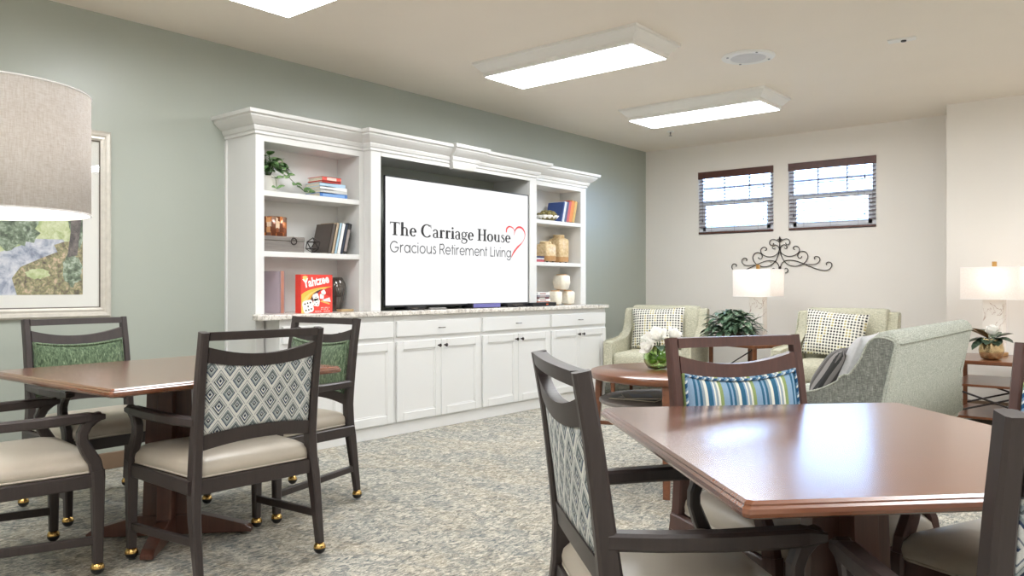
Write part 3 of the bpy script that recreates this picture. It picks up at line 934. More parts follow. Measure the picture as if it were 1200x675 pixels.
# leaning books, left middle shelf
def lean_row(items, y, z, x_spine, ang, group, dpt=.19):
    """stand tilted about x so tops lean towards +y"""
    for lb, cc, th, h, bd in items:
        q = Matrix(((0, 1, 0), (1, 0, 0), (0, 0, 1)))   # local x->world y, local y->world x
        m_ = Matrix.Translation((x_spine - dpt, y, z)) @ RX(-ang) @ Matrix(((0, 1, 0, 0), (1, 0, 0, 0), (0, 0, 1, 0), (0, 0, 0, 1))) @ T(th / 2, 0, 0)
        o = book(lb, book_col(*cc), th, dpt, h, Matrix.Identity(4), group, bd)
        # mirrored basis is turned back into a rotation by flipping local x
        o.matrix_world = Matrix.Translation((x_spine - dpt, y, z + th * math.sin(ang) * 1.0)) @ RX(-ang) @ RZ(-PI / 2) @ RX(0) @ T(-th / 2, 0, 0)
        y += th / math.cos(ang) + .001
lean_row([('wide dark brown book leaning at the left of the row', (84, 76, 70), .030, .215, None), ('tan book leaning second in the row of shelf books', (178, 160, 136), .025, .225, None),
          ('light blue book leaning in the row above the game box', (168, 198, 214), .022, .225, None), ('white book leaning between the light blue and navy books', (234, 234, 232), .030, .222, None),
          ('navy spined book leaning near the right of the row', (62, 70, 88), .019, .222, None), ('black book with pale marks leaning at the end of the row', (44, 42, 42), .034, .225, (.08, .8, book_col(150, 140, 136)))],
         3.475, S2, .345, R(13), 'books leaning on the left middle shelf')
lean_row([('large blue book leaning behind the bowl of moss', (58, 82, 142), .020, .20, None), ('white book leaning next to the large blue one', (226, 230, 238), .034, .205, None),
          ('slate coloured book leaning in the right top row', (92, 98, 128), .034, .205, None), ('rose red book leaning in the right top row', (206, 92, 88), .038, .215, None),
          ('orange book leaning in the right top row', (222, 140, 62), .052, .22, None), ('yellow tan book at the end of the right top row', (206, 170, 92), .042, .22, None)],
         6.255, S1, .345, R(15), 'books leaning on the right top shelf')
# lilac binder, left bottom shelf
book('tall lilac binder with a copper spine on the worktop', M['lilac_cover'], .036, .20, .285, Matrix.Translation((.13, 3.115, CT + .001)) @ RZ(-PI / 2), 'binder', (0.0, 1.0, M['copper_cover']), 'binder')
# pothos in white pot
t = thing('potted_pothos', 'trailing green pothos in a white pot on the top shelf', 'potted plant', (.225, 3.075, S1))
m = MB(); m.sm = True; m.lathe([(.045, 0), (.055, .008), (.068, .105), (.072, .11), (.066, .112), (.060, .095)], n=28, cap1=False); m.build('pot', 'white_ceramic', t)
MB().lathe([(.0605, .094), (.01, .098)], n=20).build('soil', 'soil', t)
rnd = random.Random(3)
lf, st = MB(), MB(); lf.sm = True
vines = []
for k_ in range(20):
    a = rnd.uniform(0, 2 * PI); vines.append((a, rnd.uniform(.05, .10), rnd.uniform(.03, .13)))
for a, rr, hh in vines:
    pts = [Vector((0, 0, .095)), Vector((math.cos(a) * rr * .5, math.sin(a) * rr * .5, .12 + hh)), Vector((min(.10, math.cos(a) * rr), max(-.10, math.sin(a) * rr), .10 + hh * .8))]
    st.tube(pts, .002, 5)
    for k_ in range(4):
        p = pts[1].lerp(pts[2], k_ / 3) if k_ else pts[1]
        dr = Vector((math.cos(a + rnd.uniform(-1, 1)) + .4, math.sin(a + rnd.uniform(-1, 1)), rnd.uniform(-.2, .5)))
        e_ = p + dr.normalized() * .08
        if e_.y < -.112 or e_.x < -.115: continue
        lf.leaf(p, dr, (0, 0, 1), rnd.uniform(.06, .085), rnd.uniform(.046, .062), rnd.uniform(.1, .6))
for tr in ([(.05, .03, .11), (.085, .09, .12), (.095, .15, .07), (.10, .21, .03), (.10, .26, .02)], [(.05, -.02, .11), (.10, -.01, .09), (.115, -.01, .02)]):
    st.tube([Vector(p) for p in tr], .0022, 5)
    for p in tr[1:]:
        for sg in (-1, 1):
            lf.leaf(p, (rnd.uniform(.2, .8), sg * rnd.uniform(.2, 1), rnd.uniform(-.2, .7)), (.6, 0, .8), rnd.uniform(.045, .06), rnd.uniform(.035, .048), .3)
lf.build('foliage', 'pothos_leaf', t); st.build('vine_stems', 'stem_green', t)
# box, mosaic votive
t = thing('keepsake_box', 'weathered grey wooden box with a ring pull under the candle holder', 'box', (.215, 3.165, S2))
MB().box(-.105, .105, -.20, .135, 0, .075, .004).build('body', 'grey_wood', t)
MB().box(-.107, .107, -.202, .137, .076, .106, .004).build('lid', 'grey_wood', t)
m = MB(); m.tube([(.111, .045 + .022 * math.cos(a * PI / 8), .075 + .022 * math.sin(a * PI / 8)) for a in range(16)], .0035, 6, closed=True); m.build('ring_pull', 'black_iron', t)
MB().lathe([(.012, 0), (.010, .006)], n=12, mat=T(.105, .045, .096) @ RY(PI / 2)).build('clasp', 'nickel', t)
t = thing('candle_holder', 'round amber mosaic candle holder standing on the wooden box', 'candle holder', (.215, 3.12, S2 + .1062))
m = MB(); m.sm = True; m.lathe([(.085, 0), (.09, .004), (.09, .132), (.086, .134), (.082, .13), (.082, .01), (.01, .008)], n=36, cap1=True); m.build('glass_body', 'amber_mosaic', t)
m = MB(); m.lathe([(.03, .0105), (.03, .05), (.004, .052), (.002, .062)], n=16); m.build('candle', 'candle_wax', t)
# wire polyhedron
t = thing('wire_sculpture', 'small dark geometric wire ornament beside the leaning books', 'ornament', (.27, 3.405, S2 + .0538))
g = (1 + 5 ** .5) / 2; V_ = []
for a in (-1, 1):
    for c_ in (-g, g): V_ += [Vector((0, a, c_)), Vector((a, c_, 0)), Vector((c_, 0, a))]
V_ = [RX(R(31.7)) @ (v.normalized() * .0538 * 1.0) for v in V_]
mn = min(v.z for v in V_); V_ = [v - Vector((0, 0, mn + .0538 - .003)) for v in V_]
m = MB()
for i in range(12):
    for j in range(i):
        if (V_[i] - V_[j]).length < .0605: m.tube([V_[i], V_[j]], .0028, 6)
m.build('wire_frame', 'black_iron', t)
# board game box
t = thing('game_box', 'red dice game box standing on the worktop in the left bookcase', 'board game', (.395, 3.325, CT + .001))
W_, H_, D_ = .262, .262, .065
MB().box(-D_ / 2, D_ / 2, -W_ / 2, W_ / 2, 0, H_, .002).build('box_body', book_col(226, 66, 54), t)
fx = D_ / 2
def flat(poly, mat, dx, name):
    m = MB(); m.f([m.v((fx + dx, (u - .5) * W_, v * H_)) for u, v in poly]); return m.build(name, mat, t)
def arc2(cx, cy, r0, r1, a0, a1, n=14):
    return [(cx + r0 * math.cos(R(a0 + (a1 - a0) * i / n)), cy + r0 * math.sin(R(a0 + (a1 - a0) * i / n))) for i in range(n + 1)] + [(cx + r1 * math.cos(R(a1 + (a0 - a1) * i / n)), cy + r1 * math.sin(R(a1 + (a0 - a1) * i / n))) for i in range(n + 1)]
def strip(inner, outer, mat, dx, name):
    m = MB()
    for i in range(len(inner) - 1):
        m.f([m.v((fx + dx, (u - .5) * W_, v * H_)) for u, v in (inner[i], outer[i], outer[i + 1], inner[i + 1])])
    return m.build(name, mat, t)
def bez(p0, p1, p2, n=14):
    return [tuple((1 - k_ / n) ** 2 * p0[c] + 2 * (1 - k_ / n) * (k_ / n) * p1[c] + (k_ / n) ** 2 * p2[c] for c in (0, 1)) for k_ in range(n + 1)]
c1 = bez((.01, .48), (.22, .66), (.97, .69)); c2 = bez((.01, .22), (.12, .58), (.85, .66)); c3 = bez((.14, .12), (.16, .56), (.75, .63)); c4 = bez((.27, .22), (.28, .55), (.66, .62)); c5 = bez((.45, .38), (.46, .5), (.66, .61))
strip(c1, c2, book_col(220, 190, 80), .0006, 'yellow_swoosh'); strip(c2, c3, book_col(226, 206, 120), .0006, 'pale_swoosh'); strip(c3, c4, book_col(238, 160, 50), .0006, 'orange_swoosh'); strip(c4, c5, book_col(84, 54, 60), .0006, 'dark_swoosh')
m = MB(); m.f([m.v((fx + .0006, (u - .5) * W_, v * H_)) for u, v in ((.01, .005), (.01, .25), (.14, .13), (.12, .005))]); m.build('yellow_corner', book_col(226, 200, 110), t)
flat([(.06, .84), (.05, .95), (.13, .97), (.20, .95), (.20, .86), (.12, .82)], book_col(222, 206, 120), .0007, 'maker_badge')
flat([(.66, .34), (.9, .40), (.94, .28), (.72, .30)], book_col(225, 222, 226), .0007, 'score_card')
flat([(.60, .29), (.9, .21), (.9, .25), (.64, .33)], book_col(240, 180, 100), .0007, 'pencil_print')
flat([(.68, .60), (.9, .66), (.97, .60), (.95, .42), (.8, .46), (.74, .54)], book_col(200, 48, 40), .0007, 'cup_print')
def die(cx, cy, s, rot, pips, nm):
    q = []
    for a in range(4):
        for k_ in (-1, 0, 1):
            an = R(rot + 45 + 90 * a + k_ * 16); rr = s * (.62 if k_ else .66); q.append((cx + rr * math.cos(an), cy + rr * math.sin(an)))
    flat(q, book_col(246, 244, 238), .0009, nm)
    m = MB()
    for px, py in pips:
        ca, sa = math.cos(R(rot)), math.sin(R(rot)); x_, y_ = cx + s * (px * ca - py * sa), cy + s * (px * sa + py * ca)
        m.f([m.v((fx + .0012, (x_ + s * .085 * math.cos(k_ * PI / 4) - .5) * W_, (y_ + s * .085 * math.sin(k_ * PI / 4)) * H_)) for k_ in range(8)])
    m.build(nm + '_pips', 'letter_black', t)
P5 = [(-.28, -.28), (.28, -.28), (0, 0), (-.28, .28), (.28, .28)]
die(.22, .17, .30, 12, P5 + [(0, -.3), (0, .3)], 'big_die'); die(.48, .27, .18, -8, P5, 'middle_die'); die(.46, .41, .17, 20, P5[:3], 'upper_die'); die(.65, .43, .12, 0, [], 'small_die'); die(.70, .53, .12, 30, [], 'flying_die')
def word(txt, size, u0, v0, width, mat, name, dx=.0010, off=.0, shear=0.0, rot=0.0):
    cu = bpy.data.curves.new(name, 'FONT'); cu.body = txt; cu.size = 1.0; cu.offset = off; cu.extrude = 0; cu.resolution_u = 3
    ob = bpy.data.objects.new(name, cu); col.objects.link(ob)
    bpy.context.view_layer.update()
    me = bpy.data.meshes.new_from_object(ob)
    bpy.data.objects.remove(ob); bpy.data.curves.remove(cu)
    xs = [v.co.x for v in me.vertices]; ys = [v.co.y for v in me.vertices]; k_ = width * W_ / (max(xs) - min(xs)); x0 = min(xs)
    for v in me.vertices:
        a, b_ = (v.co.x - x0) * k_ + shear * v.co.y * k_, v.co.y * k_ * size
        v.co = (fx + dx, (u0 - .5) * W_ + a * math.cos(rot) - b_ * math.sin(rot), v0 * H_ + a * math.sin(rot) + b_ * math.cos(rot))
    me.materials.append(mat); o = bpy.data.objects.new(name, me); col.objects.link(o); o.parent = t
    return o
word('Yahtzee', 1.25, .075, .655, .83, book_col(248, 244, 240), 'title_lettering', off=.034, rot=R(10))
m = MB()
for k_, (a, b_) in enumerate(((.62, .9), (.62, .86), (.30, .92))):
    for j in range(9):
        if (j + k_) % 4 != 3:
            u0 = a + (b_ - a) * j / 9; v0 = (.125, .085, .03)[k_]
            m.f([m.v((fx + .0007, (u - .5) * W_, v * H_)) for u, v in ((u0, v0), (u0 + (b_ - a) / 11, v0), (u0 + (b_ - a) / 11, v0 + .018), (u0, v0 + .018))])
m.build('small_print', book_col(244, 214, 206), t)
# dark vase
t = thing('glass_vase', 'dark smoky glass vase with dimpled sides behind the game box', 'vase', (.20, 3.665, CT + .001))
m = MB(); m.sm = True; m.lathe([(.040, 0), (.046, .006), (.044, .02), (.056, .10), (.071, .17), (.066, .205), (.046, .242), (.040, .248), (.034, .245), (.05, .20), (.055, .17), (.03, .03), (.005, .02)], n=9, cap1=True); m.build('body', 'smoked_glass', t)
m = MB(); m.sm = True; m.lathe([(.026, 0), (.031, .004), (.026, .008)], n=16, mat=T(.058, -.028, .155) @ RZ(-.45) @ RY(PI / 2 - .1), sx=1.5); m.build('dimple', 'smoked_glass', t)
t = thing('wooden_tray', 'small flat tan tray on the worktop beside the dark vase', 'tray', (.315, 3.655, CT + .001))
MB().box(-.03, .03, -.055, .055, 0, .010, .002).build('base', 'tray_tan', t); 
m = MB(); m.box(-.03, .03, -.055, -.051, .0105, .016); m.box(-.03, .03, .051, .055, .0105, .016); m.box(-.03, -.026, -.051, .051, .0105, .016); m.box(.026, .03, -.051, .051, .0105, .016); m.build('rim', 'tray_tan', t)
# right bookcase things
t = thing('moss_bowl', 'scalloped white bowl heaped with moss on the right top shelf', 'bowl', (.225, 6.20, S1))
m = MB(); m.sm = True
rs = []
for r_, z_ in ((.05, 0), (.06, .006), (.115, .035), (.140, .060), (.132, .060), (.10, .034), (.02, .02)):
    rs.append([Vector((r_ * .72 * (1 + .05 * math.cos(12 * a)) * math.cos(a), r_ * (1 + .05 * math.cos(12 * a)) * math.sin(a), z_)) for a in [2 * PI * k_ / 72 for k_ in range(72)]])
m.rings(rs); m.build('bowl', 'white_ceramic', t)
m = MB(); m.sm = True; rnd = random.Random(5)
m.ellipsoid((0, 0, .052), .088, .118, .052, 20, 10)
for _ in range(34):
    a, e_ = rnd.uniform(0, 2 * PI), rnd.uniform(.2, 1.4)
    m.ellipsoid((.08 * math.cos(a) * math.cos(e_), .108 * math.sin(a) * math.cos(e_), .055 + .042 * math.sin(e_)), .024, .026, .020, 8, 6)
m.build('moss', 'moss', t)
def jar(label, x, y, w_, h_):
    t = thing('ceramic_jar', label, 'jar', (x, y, S2), R(4), 'square tan jars on the right middle shelf')
    m = MB(); m.sm = True; b0 = .012; hw_ = w_ / 2
    m.rrings([(.008, b0), (0, b0 + .01), (0, h_ * .80), (.012, h_ * .86), (hw_ * .36, h_ * .88), (hw_ * .40, h_ * .90), (hw_ * .42, h_ * .93)], w_, w_, rad=w_ * .22)
    m.build('body', 'jar_glaze', t)
    m = MB(); m.sm = True; m.lathe([(hw_ * .62, h_ * .905), (hw_ * .70, h_ * .915), (hw_ * .70, h_ * .985), (hw_ * .64, h_), (hw_ * .1, h_)], n=24); m.build('lid', 'jar_glaze', t)
    for a in (-1, 1):
        for c_ in (-1, 1):
            q = MB(); q.sm = True; q.ellipsoid((a * hw_ * .62, c_ * hw_ * .62, .007), .012, .012, .0075, 10, 6); q.build('foot', 'black_iron', t)
jar('shorter square tan jar in front on the right middle shelf', .25, 6.135, .165, .205)
jar('taller square tan jar behind on the right middle shelf', .195, 6.425, .165, .285)
z = S2
for lb, cc, th in (('red book at the bottom of the little stack beside the jars', (206, 92, 104), .022), ('white book in the middle of the little stack beside the jars', (232, 230, 230), .016), ('navy book on top of the little stack beside the jars', (70, 76, 110), .016)):
    book(lb, book_col(*cc), th, .10, .13, Matrix.LocRotScale(Vector((.24, 5.868, z + th / 2)), Matrix(((0, 1, 0), (0, 0, 1), (1, 0, 0))).to_quaternion(), None), 'small stack of books by the jars'); z += th + .0005
def votive(label, x, y, z, s_, taper, hh):
    t = thing('tealight_holder', label, 'candle holder', (x, y, z), R(3), 'white tealight holders in the right bookcase')
    m = MB(); m.sm = True
    m.rrings([(.012 + taper, .006), (.004 + taper * .8, .014), (taper * .1, hh * .5), (taper * .5, hh - .012), (.010 + taper * .6, hh - .002), (.02 + taper * .6, hh - .002)], s_, s_, rad=s_ * .25); m.build('body', 'cream_glaze', t)
    m = MB(); m.lathe([(s_ * .36, hh - .0015), (s_ * .36, hh + .006), (s_ * .30, hh + .008)], n=24); m.build('wooden_lid', 'light_wood', t)
    m = MB(); m.lathe([(s_ * .30, 0), (s_ * .32, .0055)], n=24); m.build('wooden_base', 'light_wood', t)
votive('lower white tealight holder nearer the television, under the top one', .27, 6.265, CT + .001, .118, .0, .135)
votive('lower white tealight holder farther along the worktop', .27, 6.475, CT + .001, .118, .0, .135)
votive('white tealight holder balanced on top of the other two', .27, 6.37, CT + .146, .150, .014, .150)
z = CT + .001
for i, (lb, cc, th) in enumerate((('pale disc case at the bottom of the stack by the television', (214, 206, 200), .024), ('coral disc case low in the stack by the television', (220, 120, 96), .015), ('white disc case in the stack by the television', (236, 236, 232), .022),
                                  ('maroon disc case in the stack by the television', (104, 60, 66), .018), ('grey disc case in the stack by the television', (150, 150, 156), .018), ('white disc case on top of the stack by the television', (240, 240, 238), .026))):
    t = thing('disc_case', lb, 'disc case', (.27 - .004 * (i % 2), 5.985 + .006 * (i % 3), z), 0, 'stack of disc cases by the television')
    MB().box(-.07, .07, -.095, .095, 0, th, .0015).build('case', book_col(*cc), t)
    MB().box(.0702, .0707, -.06, .03, th * .3, th * .7).build('spine_title', book_col(250 - cc[0] // 3, 250 - cc[1] // 2, 240 - cc[2] // 2), t)
    z += th + .0005

# ------------------------------------------------------------------ dining chairs
def interp(tab, z):
    for (y0, z0), (y1, z1) in zip(tab, tab[1:]):
        if z <= z1: return y0 + (y1 - y0) * (z - z0) / (z1 - z0)
    return tab[-1][0]
REAR = [(-.262, .055), (-.232, .25), (-.215, .40), (-.214, .50), (-.232, .65), (-.252, .80), (-.276, .935)]
def yrear(z): return interp(REAR, z)
def add_caster(leg, x, y):
    m = MB(); m.sm = True
    m.lathe([(.010, .075), (.014, .066), (.014, .058), (.006, .056)], x, y, 12); m.mi = 0
    m.ellipsoid((x, y, .034), .025, .025, .026, 14, 10)
    for fc in m.b.faces:
        if fc.calc_center_median().z < .030: fc.material_index = 1
    m.build('caster', ['brass', 'black_rubber'], leg)
def make_chair(name, label, front_mat, pip_mat, ew='espresso_wood'):
    t = thing(name, label, 'chair', (0, 0, 0), 0, 'dark wooden armchairs at the two square tables')
    W = .245
    def back_rail(zt, zb, nm, th=.030, x1=W - .018):
        m = MB(); n = 20; front = []; rs = []
        for i in range(n + 1):
            x = -x1 + 2 * x1 * i / n; a, b_ = zt(x), zb(x)
            bw = -.012 * (1 - (x / x1) ** 2)
            rs.append([Vector((x, yrear(z_) + dy + bw, z_)) for z_, dy in ((a, th / 2), (a, -th / 2), (b_, -th / 2), (b_, th / 2))])
        m.rings(rs); return m.build(nm, ew, t)
    q = lambda x: (x / (W - .018)) ** 2
    back_rail(lambda x: .935, lambda x: .904, 'top_rail', .0365, W - .0155)
    back_rail(lambda x: .846 + .034 * q(x), lambda x: .800 + .024 * q(x), 'curved_rail', .030)
    back_rail(lambda x: .572 - .018 * q(x), lambda x: .520 - .022 * q(x), 'lower_back_rail', .030)
    # upholstered back: woven rear face, padded front
    def pad(y_off, puff, nm, mat):
        m = MB(); m.sm = True; n, k = 16, 12; g = []
        for j in range(k + 1):
            row = []
            for i in range(n + 1):
                x = -.224 + .448 * i / n; zt = .803 + .024 * q(x); zb = .569 - .018 * q(x); v = j / k; z_ = zb + (zt - zb) * v; bw = -.012 * (1 - q(x))
                pf = puff * (1 - abs(2 * i / n - 1) ** 5) * (1 - abs(2 * v - 1) ** 5)
                row.append(m.v((x, yrear(z_) + y_off + pf + bw, z_)))
            g.append(row)
        for j in range(k):
            for i in range(n): m.f([g[j][i], g[j][i + 1], g[j + 1][i + 1], g[j + 1][i]])
        # return edge to the middle of the frame
        edge = [g[0][i] for i in range(n + 1)] + [g[j][n] for j in range(1, k + 1)] + [g[k][i] for i in range(n - 1, -1, -1)] + [g[j][0] for j in range(k - 1, 0, -1)]
        back = [m.v((e.co.x, yrear(e.co.z), e.co.z)) for e in edge]
        for i in range(len(edge)): m.f([edge[i], edge[(i + 1) % len(edge)], back[(i + 1) % len(edge)], back[i]])
        m.f(back)
        o = m.build(nm, mat, t); return [e for e in [(v.x, v.y, v.z) for v in [Vector(p.co) for p in o.data.vertices][:0]]], o
    pad(-.010, -.004, 'rear_back_panel', 'diamond_fabric')
    pad(.018, .030, 'back_cushion', front_mat)
    pts = []
    for i in range(15): x = -.216 + .432 * i / 14; z_ = .572 - .018 * q(x); pts.append((x, yrear(z_) + .021, z_ + .006))
    for i in range(1, 8): z_ = .562 + (.820 - .562) * i / 8; pts.append((.218, yrear(z_) + .021, z_))
    for i in range(15): x = .216 - .432 * i / 14; z_ = .796 + .024 * q(x); pts.append((x, yrear(z_) + .021, z_))
    for i in range(1, 8): z_ = .820 - (.820 - .562) * i / 8; pts.append((-.218, yrear(z_) + .021, z_))
    m = MB(); m.sm = True; m.tube(pts, .0048, 6, closed=True); m.build('back_piping', pip_mat, t)
    # legs: rear leg runs up into the back post
    for s in (-1, 1):
        m = MB(); zz = [.055, .15, .25, .34, .40, .50, .60, .70, .80, .88, .9351]
        m.sweep([(s * (W + (.014 if z_ < .3 else .014 * max(0, (.45 - z_) / .15) if z_ < .45 else 0)), yrear(z_), z_) for z_ in zz], [.028, .031, .035, .038, .038, .037, .035, .034, .033, .032, .032],
                [.034, .040, .047, .052, .052, .050, .044, .040, .038, .037, .037]).build('rear_leg', ew, t)
        leg = t.children[-1]; add_caster(leg, s * (W + .014), -.262)
        m = MB(); m.sweep([(s * .278, .25, .055), (s * .278, .25, .22), (s * .278, .25, .38), (s * .278, .247, .405)], [.032, .038, .042, .042], [.034, .040, .048, .050]).build('front_leg', ew, t)
        leg = t.children[-1]; add_caster(leg, s * .278, .25)
        m = MB()
        m.sweep([(s * .278, .246, .395), (s * .278, .238, .44), (s * .278, .212, .485), (s * .278, .196, .52), (s * .278, .196, .55), (s * .278, .212, .582), (s * .278, .238, .604), (s * .278, .262, .612)],
                .036, [.048, .046, .044, .040, .038, .038, .038, .030])
        m.sweep([(s * .245, -.222, .604), (s * .262, -.12, .603), (s * .276, .0, .604), (s * .280, .12, .606), (s * .280, .22, .608), (s * .278, .272, .607)], [.038, .040, .042, .044, .044, .040], [.036, .036, .037, .038, .036, .020])
        m.build('armrest', ew, t)
        m = MB(); m.sweep([(s * .268, -.225, .368), (s * .277, .24, .368)], .026, .052); m.build('side_apron', ew, t)
        m = MB(); m.sweep([(s * .260, -.24, .172), (s * .277, .245, .140)], .022, .032); m.build('stretcher', ew, t)
    MB().box(-.265, .265, .232, .262, .338, .394, .003).build('front_apron', ew, t)
    MB().box(-.235, .235, -.232, -.206, .338, .394, .003).build('rear_apron', ew, t)
    # seat cushion, slightly narrower towards the back
    m = MB(); m.sm = True
    rs = []
    for ins, z_ in ((.006, .392), (.0, .397), (-.006, .404), (-.008, .420), (-.004, .438), (.010, .454), (.034, .466), (.075, .476), (.13, .482), (.19, .485)):
        ring = []
        hw, hd = .272 - ins, .243 - ins; rad = max(.01, .045 - ins * .2)
        rad = min(rad, hw, hd)
        for qx, qy, a0 in ((1, 1, 0), (-1, 1, PI / 2), (-1, -1, PI), (1, -1, 1.5 * PI)):
            for k_ in range(6):
                a = a0 + PI / 2 * k_ / 5
                x_, y_ = qx * (hw - rad) + rad * math.cos(a), qy * (hd - rad) + rad * math.sin(a)
                x_ *= 1 - .10 * max(0, (.1 - y_)) / .34
                ring.append(Vector((x_, .028 + y_, z_ - .010 * max(0, -y_ - .1))))
        rs.append(ring)
    m.rings(rs); seat = m.build('seat', 'tan_vinyl', t)
    m = MB(); m.sm = True; m.tube([(p.x * 1.012, .028 + (p.y - .028) * 1.014, .400) for p in rs[1]], .0045, 6, closed=True); m.build('seat_piping', 'piping_vinyl', seat)
    return t
cg = make_chair('dining_chair', 'dark armchair with green padded back standing against the green wall under the picture', 'green_chenille', 'green_chenille')
cs = make_chair('dining_chair', 'dark armchair facing us across the right table, back pad striped blue', 'striped_fabric', 'striped_piping', 'mahogany_wood')
def place(o, root_xy, face_deg):
    o.location = (root_xy[0], root_xy[1], 0); o.rotation_euler = (0, 0, R(face_deg - 90))
place(cg, (.815, 1.741), 3.3)
c = again(cg, 'dark armchair with diamond patterned back turned to us, nearest the bookcase end of left table', (0, 0, 0)); place(c, (1.992, 1.737), 178.5)
c = again(cg, 'dark armchair with green padded back standing in front of the white base cabinets', (0, 0, 0)); place(c, (1.473, 2.348), 273.5)
c = again(cg, 'dark armchair cut off by the left edge of the photo, its tan seat in front', (0, 0, 0)); place(c, (1.511, 1.079), 85)
place(cs, (4.068, 2.359), -28.5)
c = again(cs, 'dark armchair at the far right edge with a sliver of striped pad', (0, 0, 0)); place(c, (4.742, 2.387), 250)
cs2 = make_chair('dining_chair', 'dark armchair with diamond patterned back seen sideways at the near left of the right table', 'striped_fabric', 'striped_piping'); 
for o_ in cs2.children_recursive:
    for v_ in o_.data.vertices:
        if v_.co.y > 0: v_.co.y *= .76
place(cs2, (4.065, 1.64), 47.5)
c = again(cs2, 'dark armchair in the lower right corner, only its post and seat showing', (0, 0, 0)); place(c, (4.80, 1.58), 129)

# ------------------------------------------------------------------ square tables
def square_table(label, x, y, rz, hx, hy, turn=PI / 4):
    t = thing('pedestal_table', label, 'table', (x, y, 0), rz, 'brown pedestal tables')
    m = MB()
    cc = .009
    prof = [(.012, .708), (.003, .713), (0, .720), (.001, .728), (.006, .732), (.006, .735), (.012, .740)]
    rs = []
    for ins, z_ in prof:
        rs.append([Vector((sx * (hx - ins) + (-sx * cc if k_ else 0), sy * (hy - ins) + (0 if k_ else -sy * cc), z_)) for sx, sy, ks in ((1, 1, (0, 1)), (-1, 1, (1, 0)), (-1, -1, (0, 1)), (1, -1, (1, 0))) for k_ in ks])
    m.rings(rs); m.build('tabletop', 'table_wood', t)
    MB().box(-.30, .30, -.30, .30, .680, .7075, .004).build('top_support', 'pedestal_wood', t)
    for k_ in range(4):
        r_ = RZ(turn + k_ * PI / 2)
        m = MB(); m.prism([(.018, .10), (.112, .10), (.100, .40), (.092, .679), (.018, .679)], -.030, .030, 'y', mat=r_, bev=.004); m.build('column_panel', 'pedestal_wood', t)
        m = MB(); m.prism([(.018, .012), (.345, .012), (.345, .028), (.32, .046), (.13, .099), (.018, .099)], -.027, .027, 'y', mat=r_, bev=.004); m.build('foot', 'pedestal_wood', t); ft = t.children[-1]
        MB().lathe([(.015, 0), (.015, .012)], .31 * math.cos(turn + k_ * PI / 2), .31 * math.sin(turn + k_ * PI / 2), 12).build('glide', 'nickel', ft)
    m = MB(); m.box(-.026, .026, -.026, .026, .012, .679); m.build('column_core', 'pedestal_wood', t)
    return t
tb = square_table('square brown pedestal table in front of the green wall', 1.545, 1.725, R(3.0), .525, .525)
square_table('square brown pedestal table at the lower right with a bright window reflection', 4.339, 1.971, R(46.5), .475, .53, 0.0)

# ------------------------------------------------------------------ floor lamp, wall picture
t = thing('floor_lamp', 'big linen drum shade of a lamp at the left edge of the photo', 'lamp', (2.45, .75, 0))
m = MB(); m.sm = True; m.lathe([(.248, 1.302), (.25, 1.302), (.25, 1.638), (.248, 1.638)], n=64, cap0=False, cap1=False); m.build('lamp_shade', 'linen_shade', t); sh = t.children[-1]
m = MB(); m.sm = True; m.lathe([(.2475, 1.638), (.2475, 1.302)], n=64, cap0=False, cap1=False); m.build('shade_lining', 'shade_lining', sh)
for z_ in (1.303, 1.637):
    m = MB(); m.sm = True; m.tube([(.2495 * math.cos(a * PI / 32), .2495 * math.sin(a * PI / 32), z_) for a in range(64)], .0028, 6, closed=True); m.build('shade_rim', 'shade_lining', sh)
MB().lathe([(.15, 0), (.15, .02), (.02, .032), (.012, .05), (.012, 1.36), (.02, 1.37), (.02, 1.42)], n=24).build('stand', 'nickel', t)
m = MB()
for a in (0, 2 * PI / 3, 4 * PI / 3): m.tube([(.02 * math.cos(a), .02 * math.sin(a), 1.40), (.247 * math.cos(a), .247 * math.sin(a), 1.40)], .003, 6)
m.build('spider', 'nickel', t)
m = MB(); m.sm = True; m.ellipsoid((0, 0, 1.47), .03, .03, .045); m.build('light_bulb', emit('floor_bulb', (1, .93, .88, 1), 95), t)

t = thing('framed_picture', 'big silver framed landscape photo hanging on the green wall', 'picture', (.0, 1.42, 1.4735))
hw, hh = .708, .5575
prof = [(0, .001), (0, .018), (.012, .028), (.028, .026), (.036, .018), (.048, .020), (.060, .012), (.060, .001)]
m = MB(); m.rings([[Vector((x_, sy * (hw - i), sz * (hh - i))) for sy, sz in ((1, 1), (-1, 1), (-1, -1), (1, -1))] for i, x_ in prof], False, False); m.build('frame', 'silver_frame', t)
m = MB(); m.rings([[Vector((x_, sy * (hw - i), sz * (hh - i))) for sy, sz in ((1, 1), (-1, 1), (-1, -1), (1, -1))] for i, x_ in ((.058, .0045), (.058, .0125), (.066, .0105), (.066, .0045))], False, False); m.build('inner_frame', 'dark_frame', t)
MB().box(.001, .005, -hw + .062, hw - .062, -hh + .062, hh - .062).build('mat', 'mat_board', t)
# the printed landscape: meadow, path, bushes, trunk
py0, py1, pz0, pz1 = -.55, .55, -.42, .42
def pic(pts, mat, dx, nm):
    m = MB(); m.f([m.v((.0055 + dx, py0 + u * (py1 - py0), pz0 + v * (pz1 - pz0))) for u, v in pts]); return m.build(nm, mat, pr)
def foliage(name, cs_, sc):
    q = NT(name); f = q.noise(sc, 6, None, .7, .4); q.base(q.ramp(f, [(.30 + .11 * i, c_) for i, c_ in enumerate(cs_)])); q.set(.6); M[name] = q.m
foliage('print_meadow', [rgb(120, 140, 84), rgb(168, 184, 126), rgb(196, 206, 160), rgb(214, 222, 190)], 18)
foliage('print_path', [rgb(92, 98, 118), rgb(140, 150, 172), rgb(186, 192, 204), rgb(216, 218, 222)], 14)
foliage('print_bush', [rgb(30, 40, 34), rgb(60, 80, 60), rgb(112, 132, 106), rgb(176, 190, 172)], 30)
